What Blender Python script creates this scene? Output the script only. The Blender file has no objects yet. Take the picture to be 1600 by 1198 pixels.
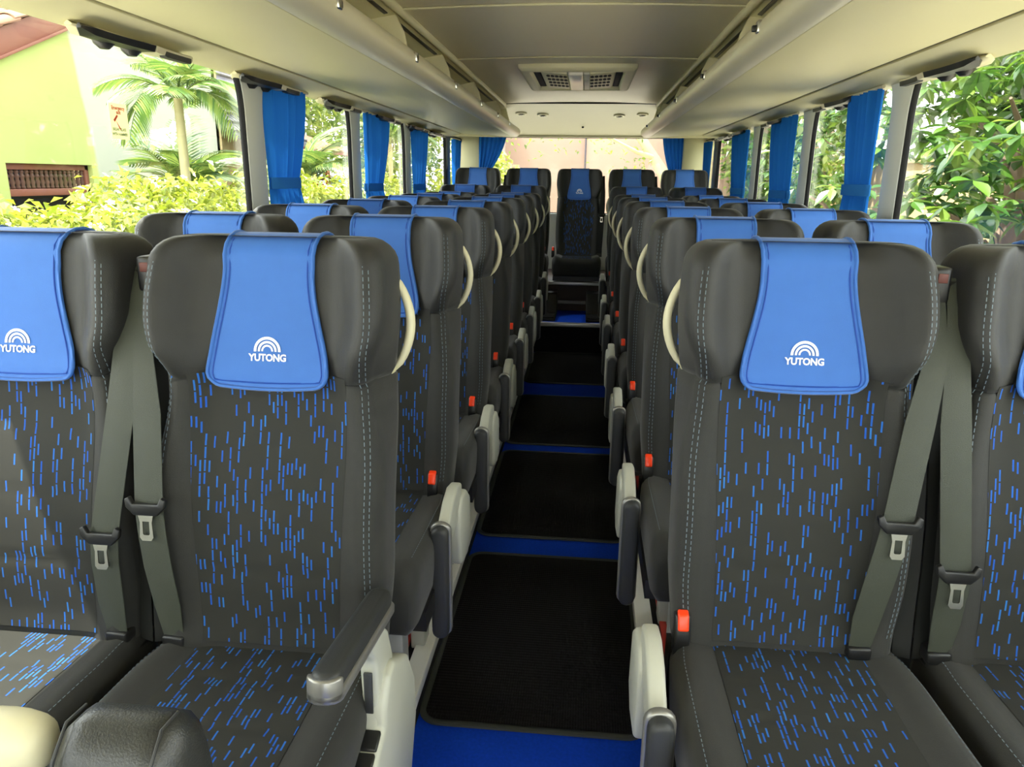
import bpy, bmesh, math, random
from mathutils import Vector, Matrix
random.seed(7)
D = bpy.data
SC = bpy.context.scene
COL = SC.collection
PI = math.pi
sin, cos, sqrt = math.sin, math.cos, math.sqrt

# ------------------------------------------------------------------ camera
# bus axes: X to the right of the photo, Y towards the rear of the bus, Z up, z = 0 on the aisle floor
FPX = 1150.0
CAM_POS = (0.085, 0.0, 1.40)
def camera():
    roll = 0.0381
    F = Vector((918.7 - 800, 279.85 - 599, FPX)).normalized()      # vanishing point of the bus axis
    up = Vector((sin(roll), -cos(roll), 0)); U = (up - F * up.dot(F)).normalized()
    R = F.cross(U)
    if R.x < 0: R = -R
    M = Matrix((R, F, U))                                            # rows: bus axes in camera space
    right = Vector((M[0][0], M[1][0], M[2][0])); down = Vector((M[0][1], M[1][1], M[2][1])); fwd = Vector((M[0][2], M[1][2], M[2][2]))
    cd = D.cameras.new('camera'); cd.sensor_width = 36; cd.lens = FPX / 1600 * 36; cd.clip_start = 0.02; cd.clip_end = 300
    c = D.objects.new('camera', cd); COL.objects.link(c)
    m = Matrix((right, -down, -fwd)).transposed().to_4x4(); m.translation = Vector(CAM_POS)
    c.matrix_world = m; SC.camera = c
camera()

# ------------------------------------------------------------------ world, sun, exposure
SKY_STRENGTH = 3.2
SUN_STRENGTH = 9.0
EXPOSURE = 1.25
w = D.worlds.new('world'); SC.world = w; w.use_nodes = True
nt = w.node_tree; nt.nodes.clear()
out = nt.nodes.new('ShaderNodeOutputWorld'); bg = nt.nodes.new('ShaderNodeBackground')
bg.inputs[0].default_value = (0.95, 0.97, 1.0, 1); bg.inputs[1].default_value = SKY_STRENGTH
nt.links.new(bg.outputs[0], out.inputs[0])
sd = D.lights.new('sun', 'SUN'); sd.energy = SUN_STRENGTH; sd.angle = 0.012; sd.color = (1.0, 0.95, 0.86)
so = D.objects.new('sun', sd); COL.objects.link(so)
sun_dir = Vector((0.43, 0.06, -1.0)).normalized()      # high noon sun, slightly from the left
so.rotation_euler = sun_dir.to_track_quat('-Z', 'Y').to_euler(); so.location = (-6, 0, 12)
SC.view_settings.view_transform = 'Standard'; SC.view_settings.look = 'None'
SC.view_settings.exposure = EXPOSURE; SC.view_settings.gamma = 1.0; SC.view_settings.use_curve_mapping = False
SC.cycles.use_denoising = True
SC.cycles.max_bounces = 10; SC.cycles.diffuse_bounces = 6; SC.cycles.transparent_max_bounces = 12
SC.cycles.sample_clamp_indirect = 6.0
SC.cycles.caustics_reflective = False; SC.cycles.caustics_refractive = False

# ------------------------------------------------------------------ helpers
def S(r, g, b):
    f = lambda c: (c / 255 / 12.92) if c / 255 <= 0.04045 else ((c / 255 + 0.055) / 1.055) ** 2.4
    return (f(r), f(g), f(b), 1)
class NT:
    def __init__(s, m): s.t = m.node_tree
    def n(s, typ, **k):
        x = s.t.nodes.new(typ)
        for a, b in k.items(): setattr(x, a, b)
        return x
    def l(s, a, b): s.t.links.new(a, b)
    def put(s, sock, v):
        if hasattr(v, 'is_linked'): s.l(v, sock)
        else: sock.default_value = v
    def m(s, op, a, b=0.0, c=None):
        x = s.n('ShaderNodeMath', operation=op); s.put(x.inputs[0], a); s.put(x.inputs[1], b)
        if c is not None: s.put(x.inputs[2], c)
        return x.outputs[0]
    def mix(s, f, a, b):
        x = s.n('ShaderNodeMix', data_type='RGBA'); s.put(x.inputs[0], f); s.put(x.inputs[6], a); s.put(x.inputs[7], b)
        return x.outputs[2]
def mat(name, col, rough=0.6, metal=0.0, spec=0.5, noise=None, bump=None, sheen=0.0, coat=0.0):
    """noise = (scale, amount) colour mottling; bump = (scale, strength) fine relief"""
    m = D.materials.new(name); m.use_nodes = True; t = NT(m); b = m.node_tree.nodes['Principled BSDF']
    b.inputs['Base Color'].default_value = col; b.inputs['Roughness'].default_value = rough
    b.inputs['Metallic'].default_value = metal; b.inputs['Specular IOR Level'].default_value = spec
    if sheen: b.inputs['Sheen Weight'].default_value = sheen; b.inputs['Sheen Roughness'].default_value = 0.4
    if coat: b.inputs['Coat Weight'].default_value = coat
    tc = t.n('ShaderNodeTexCoord')
    if noise:
        nz = t.n('ShaderNodeTexNoise'); nz.inputs['Scale'].default_value = noise[0]; nz.inputs['Detail'].default_value = 4
        t.l(tc.outputs['Object'], nz.inputs['Vector'])
        k = noise[1]; c2 = tuple(min(1, x * (1 - k)) for x in col[:3]) + (1,); c3 = tuple(min(1, x * (1 + k)) for x in col[:3]) + (1,)
        t.l(t.mix(nz.outputs[0], c2, c3), b.inputs['Base Color'])
    if bump:
        nb = t.n('ShaderNodeTexNoise'); nb.inputs['Scale'].default_value = bump[0]; nb.inputs['Detail'].default_value = 2
        t.l(tc.outputs['Object'], nb.inputs['Vector'])
        bp = t.n('ShaderNodeBump'); bp.inputs['Strength'].default_value = bump[1]; bp.inputs['Distance'].default_value = 0.002
        t.l(nb.outputs[0], bp.inputs['Height']); t.l(bp.outputs[0], b.inputs['Normal'])
    return m
MT = {}
MT['charcoal'] = mat('charcoal_fabric', S(47, 47, 45), 0.75, spec=0.3, noise=(60, .12), bump=(900, .25), sheen=.15)
MT['leather'] = mat('charcoal_headrest_knit', S(42, 42, 40), 0.55, spec=0.35, noise=(40, .1), bump=(700, .2), sheen=.1)
MT['blue'] = mat('blue_neoprene', S(58, 106, 182), 0.62, spec=0.3, noise=(30, .06), bump=(800, .15), sheen=.15)
MT['blue_pipe'] = mat('blue_piping', S(36, 74, 158), 0.6, spec=0.3)
MT['white'] = mat('white_embroidery', S(236, 238, 240), 0.6)
MT['cream'] = mat('cream_plastic', S(208, 202, 168), 0.45, spec=0.4, noise=(3, .03))
MT['grey_plastic'] = mat('warm_grey_plastic', S(186, 186, 172), 0.42, spec=0.45, noise=(5, .04))
MT['ceil'] = mat('grey_headliner', S(214, 204, 176), 0.42, spec=0.45, noise=(2, .04), bump=(300, .08))
MT['cream_roof'] = mat('cream_roof_trim', S(206, 200, 158), 0.5, spec=0.35, noise=(2, .03))
MT['rack'] = mat('cream_rack_panel', S(210, 204, 164), 0.5, spec=0.35, noise=(2, .03))
MT['nose'] = mat('satin_rack_rail', S(198, 192, 166), 0.33, spec=0.5)
MT['wall'] = mat('grey_white_wall_panel', S(205, 207, 200), 0.5, noise=(3, .04))
MT['black'] = mat('black_plastic', S(24, 24, 24), 0.4, spec=0.5)
MT['blackmatte'] = mat('black_rubber', S(16, 16, 17), 0.8, spec=0.3, bump=(500, .2))
MT['darkpad'] = mat('dark_grey_armrest_pad', S(50, 51, 51), 0.5, spec=0.45, bump=(600, .12))
MT['chrome'] = mat('brushed_metal', S(196, 194, 186), 0.22, metal=1.0)
MT['alu'] = mat('aluminium_rail', S(216, 214, 208), 0.35, metal=.55, spec=.6)
MT['steel'] = mat('grey_painted_steel', S(168, 168, 160), 0.4, spec=.5, noise=(8, .05))
MT['red'] = mat('red_button', S(250, 66, 24), 0.35, spec=.5)
MT['redstripe'] = mat('red_strip', S(170, 40, 28), 0.5)
MT['belt'] = mat('black_green_webbing', S(56, 60, 50), 0.55, spec=.4, noise=(20, .1), bump=(1200, .4), sheen=.2)
MT['beltdark'] = mat('black_webbing', S(28, 29, 27), 0.65, spec=.3)
MT['carpet'] = mat('blue_carpet', S(28, 82, 236), 0.95, spec=.1, noise=(120, .25), bump=(900, .8))
MT['guide_tag'] = mat('dull_red_tag', S(96, 44, 36), .5)
MT['rail_white'] = mat('white_anodised_rail', S(232, 230, 224), .3, spec=.6)
MT['riser'] = mat('black_riser', S(20, 19, 20), .8)
MT['binding'] = mat('grey_binding', S(60, 64, 60), .7)
MT['platform'] = mat('dark_platform_vinyl', S(58, 56, 54), 0.6, noise=(10, .1))
MT['brown'] = mat('dark_brown_panel', S(62, 44, 34), 0.6, noise=(8, .1))
MT['stitch'] = mat('pale_blue_thread', S(96, 110, 120), 0.7)
MT['leatherette'] = mat('black_leatherette', S(46, 47, 45), 0.36, spec=.5, bump=(500, .25))
MT['house_brown'] = mat('brown_painted_wood', S(122, 72, 56), 0.6, noise=(6, .1))
MT['wood'] = mat('dark_wood', S(86, 56, 44), 0.6, noise=(9, .15))
MT['darkhole'] = mat('dark_interior', S(34, 30, 30), 0.9)
MT['bark'] = mat('pale_palm_bark', S(168, 160, 124), 0.85, noise=(7, .25), bump=(60, .5))
MT['bark2'] = mat('grey_brown_bark', S(120, 100, 84), 0.9, noise=(9, .3), bump=(60, .6))
MT['ground'] = mat('pale_concrete_ground', S(196, 190, 176), 0.9, noise=(1.2, .1))
MT['cream_wall'] = mat('cream_garden_wall', S(166, 146, 108), 0.85, noise=(2, .08))
MT['pink_wall'] = mat('pale_pink_wall', S(160, 134, 120), 0.85, noise=(1.5, .1))
MT['darkroof'] = mat('dark_roof', S(74, 70, 78), 0.7, noise=(5, .15))
MT['crate'] = mat('red_crate_plastic', S(190, 62, 44), 0.5)
MT['barrel'] = mat('pale_blue_plastic', S(120, 170, 205), 0.5, noise=(6, .1))
MT['whiteplastic'] = mat('white_plastic', S(228, 230, 228), 0.5)
MT['satin'] = mat('satin_grey_trim', S(150, 148, 142), 0.35, metal=.6)
MT['rear_panel'] = mat('olive_cream_rear_panel', S(184, 178, 142), 0.5, noise=(2, .03))
MT['outb'] = mat('white_painted_wall', S(176, 172, 166), .8, noise=(2, .05))
MT['lens'] = mat('milky_lamp_lens', S(226, 222, 212), 0.2, spec=.6)

def pattern_material():
    """charcoal cloth woven with short blue dashes; UV in metres, u across and v along the dashes"""
    m = D.materials.new('dashed_blue_upholstery'); m.use_nodes = True; t = NT(m); b = m.node_tree.nodes['Principled BSDF']
    uv = t.n('ShaderNodeUVMap'); uv.uv_map = 'UVMap'
    sx = t.n('ShaderNodeSeparateXYZ'); t.l(uv.outputs[0], sx.inputs[0])
    oi = t.n('ShaderNodeObjectInfo')
    u0 = t.m('MULTIPLY', sx.outputs[0], 1 / 0.0074)
    col = t.m('FLOOR', u0); fu = t.m('SUBTRACT', u0, col)
    wn = t.n('ShaderNodeTexWhiteNoise', noise_dimensions='2D')
    cv = t.n('ShaderNodeCombineXYZ'); t.l(col, cv.inputs[0]); t.put(cv.inputs[1], t.m('MULTIPLY', oi.outputs['Random'], 37.0)); t.l(cv.outputs[0], wn.inputs['Vector'])
    v0 = t.m('ADD', t.m('MULTIPLY', sx.outputs[1], 1 / 0.0215), t.m('MULTIPLY', wn.outputs['Value'], 9.0))
    row = t.m('FLOOR', v0); fv = t.m('SUBTRACT', v0, row)
    wn2 = t.n('ShaderNodeTexWhiteNoise', noise_dimensions='3D')
    cv2 = t.n('ShaderNodeCombineXYZ'); t.l(col, cv2.inputs[0]); t.l(row, cv2.inputs[1]); t.put(cv2.inputs[2], t.m('MULTIPLY', oi.outputs['Random'], 53.0)); t.l(cv2.outputs[0], wn2.inputs['Vector'])
    # clusters: denser and sparser columns drift slowly
    nz = t.n('ShaderNodeTexNoise', noise_dimensions='2D'); nz.inputs['Scale'].default_value = 22; nz.inputs['Detail'].default_value = 1
    cv3 = t.n('ShaderNodeCombineXYZ'); t.put(cv3.inputs[0], t.m('MULTIPLY', col, 0.0074)); t.put(cv3.inputs[1], t.m('MULTIPLY', row, 0.0215)); t.l(cv3.outputs[0], nz.inputs['Vector'])
    thr = t.m('ADD', t.m('MULTIPLY', nz.outputs[0], 1.0), -0.20)
    on = t.m('LESS_THAN', wn2.outputs['Value'], thr)
    a1 = t.m('LESS_THAN', t.m('ABSOLUTE', t.m('SUBTRACT', fu, 0.5)), 0.19)
    a2 = t.m('LESS_THAN', t.m('ABSOLUTE', t.m('SUBTRACT', fv, 0.5)), 0.44)
    mask = t.m('MULTIPLY', on, t.m('MULTIPLY', a1, a2))
    hue = t.mix(wn2.outputs['Value'], S(26, 78, 172), S(54, 130, 190))
    t.l(t.mix(mask, S(46, 46, 43), hue), b.inputs['Base Color'])
    b.inputs['Roughness'].default_value = 0.8; b.inputs['Specular IOR Level'].default_value = 0.25
    bp = t.n('ShaderNodeBump'); bp.inputs['Strength'].default_value = 0.35; bp.inputs['Distance'].default_value = 0.001
    t.l(mask, bp.inputs['Height']); t.l(bp.outputs[0], b.inputs['Normal'])
    return m
MT['pattern'] = pattern_material()

def mat_material():
    m = D.materials.new('black_ribbed_mat'); m.use_nodes = True; t = NT(m); b = m.node_tree.nodes['Principled BSDF']
    tc = t.n('ShaderNodeTexCoord'); wv = t.n('ShaderNodeTexWave'); wv.inputs['Scale'].default_value = 45; wv.bands_direction = 'X'
    wv2 = t.n('ShaderNodeTexWave'); wv2.inputs['Scale'].default_value = 25; wv2.bands_direction = 'Y'
    t.l(tc.outputs['Object'], wv.inputs['Vector']); t.l(tc.outputs['Object'], wv2.inputs['Vector'])
    h = t.m('ADD', wv.outputs['Fac'], wv2.outputs['Fac'])
    bp = t.n('ShaderNodeBump'); bp.inputs['Strength'].default_value = 0.5; bp.inputs['Distance'].default_value = 0.002
    t.l(h, bp.inputs['Height']); t.l(bp.outputs[0], b.inputs['Normal'])
    b.inputs['Base Color'].default_value = S(20, 19, 20); b.inputs['Roughness'].default_value = 0.8; b.inputs['Specular IOR Level'].default_value = .25
    return m
MT['mat'] = mat_material()

def cloth_material(name, c, trans):
    m = D.materials.new(name); m.use_nodes = True; t = NT(m); nd = m.node_tree.nodes; nd.remove(nd['Principled BSDF'])
    o = nd['Material Output']; d = t.n('ShaderNodeBsdfDiffuse'); tr = t.n('ShaderNodeBsdfTranslucent'); mx = t.n('ShaderNodeMixShader')
    d.inputs[0].default_value = c; tr.inputs[0].default_value = c; mx.inputs[0].default_value = trans
    t.l(d.outputs[0], mx.inputs[1]); t.l(tr.outputs[0], mx.inputs[2]); t.l(mx.outputs[0], o.inputs[0])
    return m
MT['curtain_tie'] = cloth_material('pale_blue_curtain_tie', S(58, 128, 198), 0.28)
MT['curtain'] = cloth_material('blue_curtain_cloth', S(32, 94, 168), 0.28)

def leaf_material(name, c1, c2, c3, trans=0.35, gloss=0.12, rough=0.35):
    m = D.materials.new(name); m.use_nodes = True; t = NT(m); nd = m.node_tree.nodes; nd.remove(nd['Principled BSDF'])
    o = nd['Material Output']; g = t.n('ShaderNodeNewGeometry'); oi = t.n('ShaderNodeObjectInfo')
    r = t.m('FRACT', t.m('ADD', g.outputs['Random Per Island'], oi.outputs['Random']))
    cr = t.n('ShaderNodeValToRGB'); e = cr.color_ramp.elements; e[0].color = c1; e[1].color = c3; x = e.new(0.5); x.color = c2
    t.l(r, cr.inputs[0])
    d = t.n('ShaderNodeBsdfDiffuse'); tr = t.n('ShaderNodeBsdfTranslucent'); gl = t.n('ShaderNodeBsdfGlossy'); gl.inputs['Roughness'].default_value = rough
    t.l(cr.outputs[0], d.inputs[0]); t.l(cr.outputs[0], tr.inputs[0])
    m1 = t.n('ShaderNodeMixShader'); m1.inputs[0].default_value = trans; t.l(d.outputs[0], m1.inputs[1]); t.l(tr.outputs[0], m1.inputs[2])
    m2 = t.n('ShaderNodeMixShader'); m2.inputs[0].default_value = gloss; t.l(m1.outputs[0], m2.inputs[1]); t.l(gl.outputs[0], m2.inputs[2])
    t.l(m2.outputs[0], o.inputs[0]); return m
MT['leaf_tree'] = leaf_material('glossy_tree_leaf', S(42, 78, 24), S(74, 114, 34), S(126, 150, 52), .35, .10, .3)
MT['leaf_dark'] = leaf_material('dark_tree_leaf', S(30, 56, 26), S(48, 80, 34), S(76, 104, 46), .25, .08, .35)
MT['leaf_hedge'] = leaf_material('yellow_green_hedge_leaf', S(114, 130, 32), S(148, 158, 44), S(180, 184, 78), .4, .08)
MT['leaf_palm'] = leaf_material('palm_leaflet', S(70, 104, 50), S(104, 132, 56), S(148, 162, 78), .4, .1)
MT['leaf_back'] = leaf_material('sunny_background_leaf', S(74, 100, 40), S(116, 136, 52), S(158, 166, 70), .4, .06)
MT['petal'] = mat('white_flower_petal', S(240, 240, 236), .6)
MT['deadleaf'] = leaf_material('dry_leaf', S(150, 96, 52), S(176, 120, 66), S(190, 150, 90), .3, .05)

def glass_material():
    m = D.materials.new('window_glass'); m.use_nodes = True; t = NT(m); nd = m.node_tree.nodes; nd.remove(nd['Principled BSDF'])
    o = nd['Material Output']; tp = t.n('ShaderNodeBsdfTransparent'); tp.inputs[0].default_value = (0.90, 0.92, 0.89, 1)
    gl = t.n('ShaderNodeBsdfGlossy'); gl.inputs['Roughness'].default_value = 0.02
    lw = t.n('ShaderNodeLayerWeight'); lw.inputs[0].default_value = 0.5; mx = t.n('ShaderNodeMixShader')   # Schlick reflection, same from both sides
    fr = t.m('ADD', 0.03, t.m('MULTIPLY', t.m('POWER', lw.outputs['Facing'], 5.0), 0.6))
    t.l(fr, mx.inputs[0]); t.l(tp.outputs[0], mx.inputs[1]); t.l(gl.outputs[0], mx.inputs[2]); t.l(mx.outputs[0], o.inputs[0])
    return m
MT['glass'] = glass_material()

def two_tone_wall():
    """lime-green colour that ends in a slanting edge, off-white beyond it (object Y = along the wall, Z = up)"""
    m = D.materials.new('lime_and_white_wall'); m.use_nodes = True; t = NT(m); b = m.node_tree.nodes['Principled BSDF']
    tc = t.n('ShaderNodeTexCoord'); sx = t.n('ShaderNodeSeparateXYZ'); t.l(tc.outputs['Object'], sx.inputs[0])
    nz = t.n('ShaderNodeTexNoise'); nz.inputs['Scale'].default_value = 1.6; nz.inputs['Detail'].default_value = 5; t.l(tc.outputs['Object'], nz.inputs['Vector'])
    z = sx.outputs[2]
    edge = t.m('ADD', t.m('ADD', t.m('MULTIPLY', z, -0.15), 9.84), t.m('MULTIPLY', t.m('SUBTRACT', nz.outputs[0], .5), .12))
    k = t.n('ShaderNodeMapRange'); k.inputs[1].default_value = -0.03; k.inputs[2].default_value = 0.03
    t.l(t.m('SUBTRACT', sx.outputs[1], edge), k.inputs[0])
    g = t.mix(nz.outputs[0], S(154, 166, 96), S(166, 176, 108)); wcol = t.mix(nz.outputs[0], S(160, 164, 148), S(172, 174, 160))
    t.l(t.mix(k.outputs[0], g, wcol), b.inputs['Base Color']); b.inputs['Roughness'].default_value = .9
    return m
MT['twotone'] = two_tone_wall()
MT['tile'] = leaf_material('clay_roof_tile', S(140, 96, 76), S(160, 118, 96), S(178, 140, 116), 0.0, 0.03, .6)

# --- objects
def mesh(name, v, f, m=None, smooth=True, angle=38, uv=None):
    me = D.meshes.new(name); me.from_pydata([tuple(p) for p in v], [], [tuple(q) for q in f])
    if m: me.materials.append(MT[m])
    if uv:
        lay = me.uv_layers.new(name='UVMap')
        for lp in me.loops: lay.data[lp.index].uv = uv[lp.vertex_index]
    me.update()
    if smooth:
        me.shade_smooth(); me.set_sharp_from_angle(angle=math.radians(angle))
    return me
def obj(name, me, parent=None, loc=(0, 0, 0), rot=(0, 0, 0), scale=(1, 1, 1)):
    o = D.objects.new(name, me); COL.objects.link(o); o.location = loc; o.rotation_euler = rot; o.scale = scale
    if parent: o.parent = parent
    return o
def tag(o, label=None, cat=None, group=None, kind=None):
    if label: o['label'] = label
    if cat: o['category'] = cat
    if group: o['group'] = group
    if kind: o['kind'] = kind
    return o
def thing(name, label, cat, loc=(0, 0, 0), rz=0, group=None, kind=None):
    return tag(obj(name, None, None, loc, (0, 0, rz)), label, cat, group, kind)
class MB:
    """collects shapes into one mesh"""
    def __init__(s): s.v = []; s.f = []
    def add(s, v, f):
        n = len(s.v); s.v += [tuple(p) for p in v]; s.f += [tuple(i + n for i in q) for q in f]; return s
    def box(s, x0, x1, y0, y1, z0, z1):
        v = [(x, y, z) for z in (z0, z1) for y in (y0, y1) for x in (x0, x1)]
        return s.add(v, [(0, 2, 3, 1), (4, 5, 7, 6), (0, 1, 5, 4), (2, 6, 7, 3), (0, 4, 6, 2), (1, 3, 7, 5)])
    def mesh(s, name, m, **k): return mesh(name, s.v, s.f, m, **k)
def bev(me, r, seg=2, angle=30):
    bm = bmesh.new(); bm.from_mesh(me)
    bmesh.ops.recalc_face_normals(bm, faces=bm.faces)
    es = [e for e in bm.edges if len(e.link_faces) == 2 and e.calc_face_angle(0) > math.radians(angle)]
    bmesh.ops.bevel(bm, geom=es, offset=r, segments=seg, affect='EDGES', profile=0.5, clamp_overlap=True)
    bm.to_mesh(me); bm.free(); me.shade_smooth(); me.set_sharp_from_angle(angle=math.radians(50)); me.update(); return me
def rbox(name, x0, x1, y0, y1, z0, z1, m, r=0.004, seg=2):
    return bev(MB().box(x0, x1, y0, y1, z0, z1).mesh(name, m), r, seg)
def prism(name, pts, a0, a1, axis, m, r=0.0, seg=2):
    """polygon pts in the plane across axis ('x': (y,z), 'y': (x,z), 'z': (x,y)) extruded from a0 to a1"""
    P = {'x': lambda a, p: (a, p[0], p[1]), 'y': lambda a, p: (p[0], a, p[1]), 'z': lambda a, p: (p[0], p[1], a)}[axis]
    n = len(pts); v = [P(a0, p) for p in pts] + [P(a1, p) for p in pts]
    f = [tuple(range(n)), tuple(range(2 * n - 1, n - 1, -1))] + [(i, i + n, (i + 1) % n + n, (i + 1) % n) for i in range(n)]
    me = mesh(name, v, f, m)
    bm = bmesh.new(); bm.from_mesh(me); bmesh.ops.recalc_face_normals(bm, faces=bm.faces); bm.to_mesh(me); bm.free()
    me.shade_smooth(); me.set_sharp_from_angle(angle=math.radians(38))
    return bev(me, r, seg) if r else me
def tube_geo(path, r, n=8, closed=False, flat=1.0, up=(0, 0, 1), caps=True):
    P = [Vector(p) for p in path]; N = len(P); v = []; f = []; pr = None
    for i in range(N):
        if closed: t = P[(i + 1) % N] - P[i - 1]
        else: t = P[min(i + 1, N - 1)] - P[max(i - 1, 0)]
        t.normalize()
        u = Vector(up) if pr is None else pr
        a = u - t * u.dot(t)
        if a.length < 1e-4: a = Vector((1, 0, 0)) - t * t.x
        a.normalize(); pr = a; b = t.cross(a)
        rr = r[i] if isinstance(r, (list, tuple)) else r
        for k in range(n):
            an = 2 * PI * k / n; v.append(P[i] + a * (rr * cos(an) * flat) + b * (rr * sin(an)))
    M = N if closed else N - 1
    for i in range(M):
        for k in range(n):
            j = (i + 1) % N; f.append((i * n + k, i * n + (k + 1) % n, j * n + (k + 1) % n, j * n + k))
    if caps and not closed: f += [tuple(range(n - 1, -1, -1)), tuple(range((N - 1) * n, N * n))]
    return v, f
def tube(name, path, r, m, **k):
    v, f = tube_geo(path, r, **k); return mesh(name, v, f, m, angle=60)
def loft_geo(loops, cap0=True, cap1=True):
    n = len(loops[0]); v = [p for l in loops for p in l]; f = []
    for i in range(len(loops) - 1):
        for k in range(n):
            f.append((i * n + k, i * n + (k + 1) % n, (i + 1) * n + (k + 1) % n, (i + 1) * n + k))
    if cap0: f.append(tuple(range(n - 1, -1, -1)))
    if cap1: f.append(tuple(range((len(loops) - 1) * n, len(loops) * n)))
    return v, f
def loft(name, loops, m, cap0=True, cap1=True, angle=60):
    v, f = loft_geo(loops, cap0, cap1); me = mesh(name, v, f, m)
    bm = bmesh.new(); bm.from_mesh(me); bmesh.ops.recalc_face_normals(bm, faces=bm.faces); bm.to_mesh(me); bm.free()
    me.shade_smooth(); me.set_sharp_from_angle(angle=math.radians(angle)); return me
def grid(name, rows, m, uvf=None, angle=60, two=False):
    """rows: list of rows of points, all the same length"""
    n = len(rows[0]); v = [p for r in rows for p in r]
    f = [(i * n + k, i * n + k + 1, (i + 1) * n + k + 1, (i + 1) * n + k) for i in range(len(rows) - 1) for k in range(n - 1)]
    return mesh(name, v, f, m, angle=angle, uv=uvf)
def ss(a, b, x):
    t = max(0.0, min(1.0, (x - a) / (b - a))); return t * t * (3 - 2 * t)
def lin(a, b, n): return [a + (b - a) * i / (n - 1) for i in range(n)]

# ================================================================== the bus shell
PLAT = 0.13                # seat platform height
WL, WR = -1.20, 1.22       # inner faces of the side walls
YF, YB = -2.3, 7.75        # front and rear ends
GROUND = -1.0
tag(obj('floor', rbox('floor', -0.33, 0.31, YF, 6.02, -0.06, 0.0, 'carpet', .003)), kind='structure')
for nm, x0, x1 in (('platform_left', WL - .04, -0.315), ('platform_right', 0.295, WR + .04)):
    tag(obj(nm, rbox(nm, x0, x1, YF, 6.9, -0.06, PLAT - .004, 'riser', .003)), kind='structure')
for nm, x0, x1 in (('trim_1', -0.345, -0.295), ('trim_2', 0.275, 0.325)):
    if nm == 'trim_1':
        pts = [(x0, PLAT), (x0, PLAT + .012), (x1, PLAT + .012), (x1, PLAT - .022), (x1 - .012, PLAT - .022), (x1 - .012, PLAT)]
    else:
        pts = [(x1, PLAT), (x1, PLAT + .012), (x0, PLAT + .012), (x0, PLAT - .022), (x0 + .012, PLAT - .022), (x0 + .012, PLAT)]
    tag(obj(nm, prism(nm, pts, YF, 6.0, 'y', 'rail_white', .002)), kind='structure')
tag(obj('trim_3', rbox('trim_3', -0.385, -0.365, 0.4, 6.0, PLAT, PLAT + .012, 'redstripe', .002)), kind='structure')
tag(obj('trim_4', rbox('trim_4', 0.345, 0.365, 0.4, 6.0, PLAT, PLAT + .012, 'redstripe', .002)), kind='structure')

def arch(y0, y1, z0, z1, r, n=6):
    """rounded rectangle outline in (y, z)"""
    pts = []
    for cy_, cz_, a0 in ((y1 - r, z1 - r, 0), (y0 + r, z1 - r, 90), (y0 + r, z0 + r, 180), (y1 - r, z0 + r, 270)):
        for k in range(n + 1):
            a = math.radians(a0 + 90 * k / n); pts.append((cy_ + r * cos(a), cz_ + r * sin(a)))
    return pts
WIN_Z0, WIN_Z1 = 0.92, 1.765
def side_wall(nm, X, sgn, posts, first_win):
    # lower panel, header band above the windows, and the posts between the openings
    xo = X + sgn * 0.07
    w = tag(obj(nm, rbox(nm, min(X, xo), max(X, xo), YF, YB, -0.06, WIN_Z0, 'wall', .004)), kind='structure')
    obj('window_sill', rbox('window_sill', min(X - sgn * .03, xo), max(X - sgn * .03, xo), YF, YB, WIN_Z0 - .03, WIN_Z0, 'wall', .006), w)
    obj('header', rbox('header', min(X, xo), max(X, xo), YF, YB, WIN_Z1, 2.06, 'cream_roof', .004), w)
    edges = [YF + .05]
    for yc, hw, dark in posts:
        # the post flares where the rounded window corners meet the header
        R = .055 if not dark else .03
        RZ = R * 3.0
        right = [(yc + hw + R * (1 - sin(PI / 2 * k / 8)), WIN_Z1 - RZ * (1 - cos(PI / 2 * k / 8))) for k in range(9)]
        left = [(2 * yc - p[0], p[1]) for p in right]
        poly = right + [(yc + hw, WIN_Z0 - .005), (yc - hw, WIN_Z0 - .005)] + left[::-1]
        obj('window_post', prism('window_post', poly, min(X - sgn * .018, X + sgn * .010), max(X - sgn * .018, X + sgn * .010), 'x', 'black' if dark else 'wall', .012 if not dark else .004), w)
        edges += [yc - hw, yc + hw]
    edges.append(YB - .06)
    n = first_win
    for i in range(0, len(edges), 2):
        y0, y1 = edges[i], edges[i + 1]
        gx = X + sgn * .022
        g = tag(obj('window_%d' % n, prism('window_%d' % n, arch(y0 - .02, y1 + .02, WIN_Z0 - .02, WIN_Z1 + .02, .1), gx - .002, gx + .002, 'x', 'glass')), kind='structure')
        path = [(X - sgn * .004, p[0], p[1]) for p in arch(y0, y1, WIN_Z0, WIN_Z1, .055)]
        path = [(a, b, c if c < WIN_Z1 - .056 else WIN_Z1 - (WIN_Z1 - c) * 3.0) for a, b, c in path]
        obj('gasket', tube('gasket', path, .012, 'blackmatte', n=6, closed=True), g)
        if i == 6:      # the sliding rear side window: black upright frame bar
            ym = 6.02 if sgn < 0 else 5.98
            obj('sliding_frame', rbox('sliding_frame', gx - .012, gx + .012, ym - .022, ym + .022, WIN_Z0, WIN_Z1, 'black', .003), g)
            obj('latch', rbox('latch', gx - sgn * .03 - .012, gx - sgn * .03 + .012, edges[7] - .06, edges[7] - .02, 1.20, 1.27, 'chrome', .004), g)
        n += 1
    return w
side_wall('wall_left', WL, -1, [(0.10, .09, False), (2.85, .075, False), (4.12, .075, False), (5.33, .075, False), (6.88, .10, True)], 1)
side_wall('wall_right', WR, 1, [(0.25, .09, False), (2.97, .075, False), (4.14, .075, False), (5.36, .075, False), (6.98, .10, True)], 7)
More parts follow.
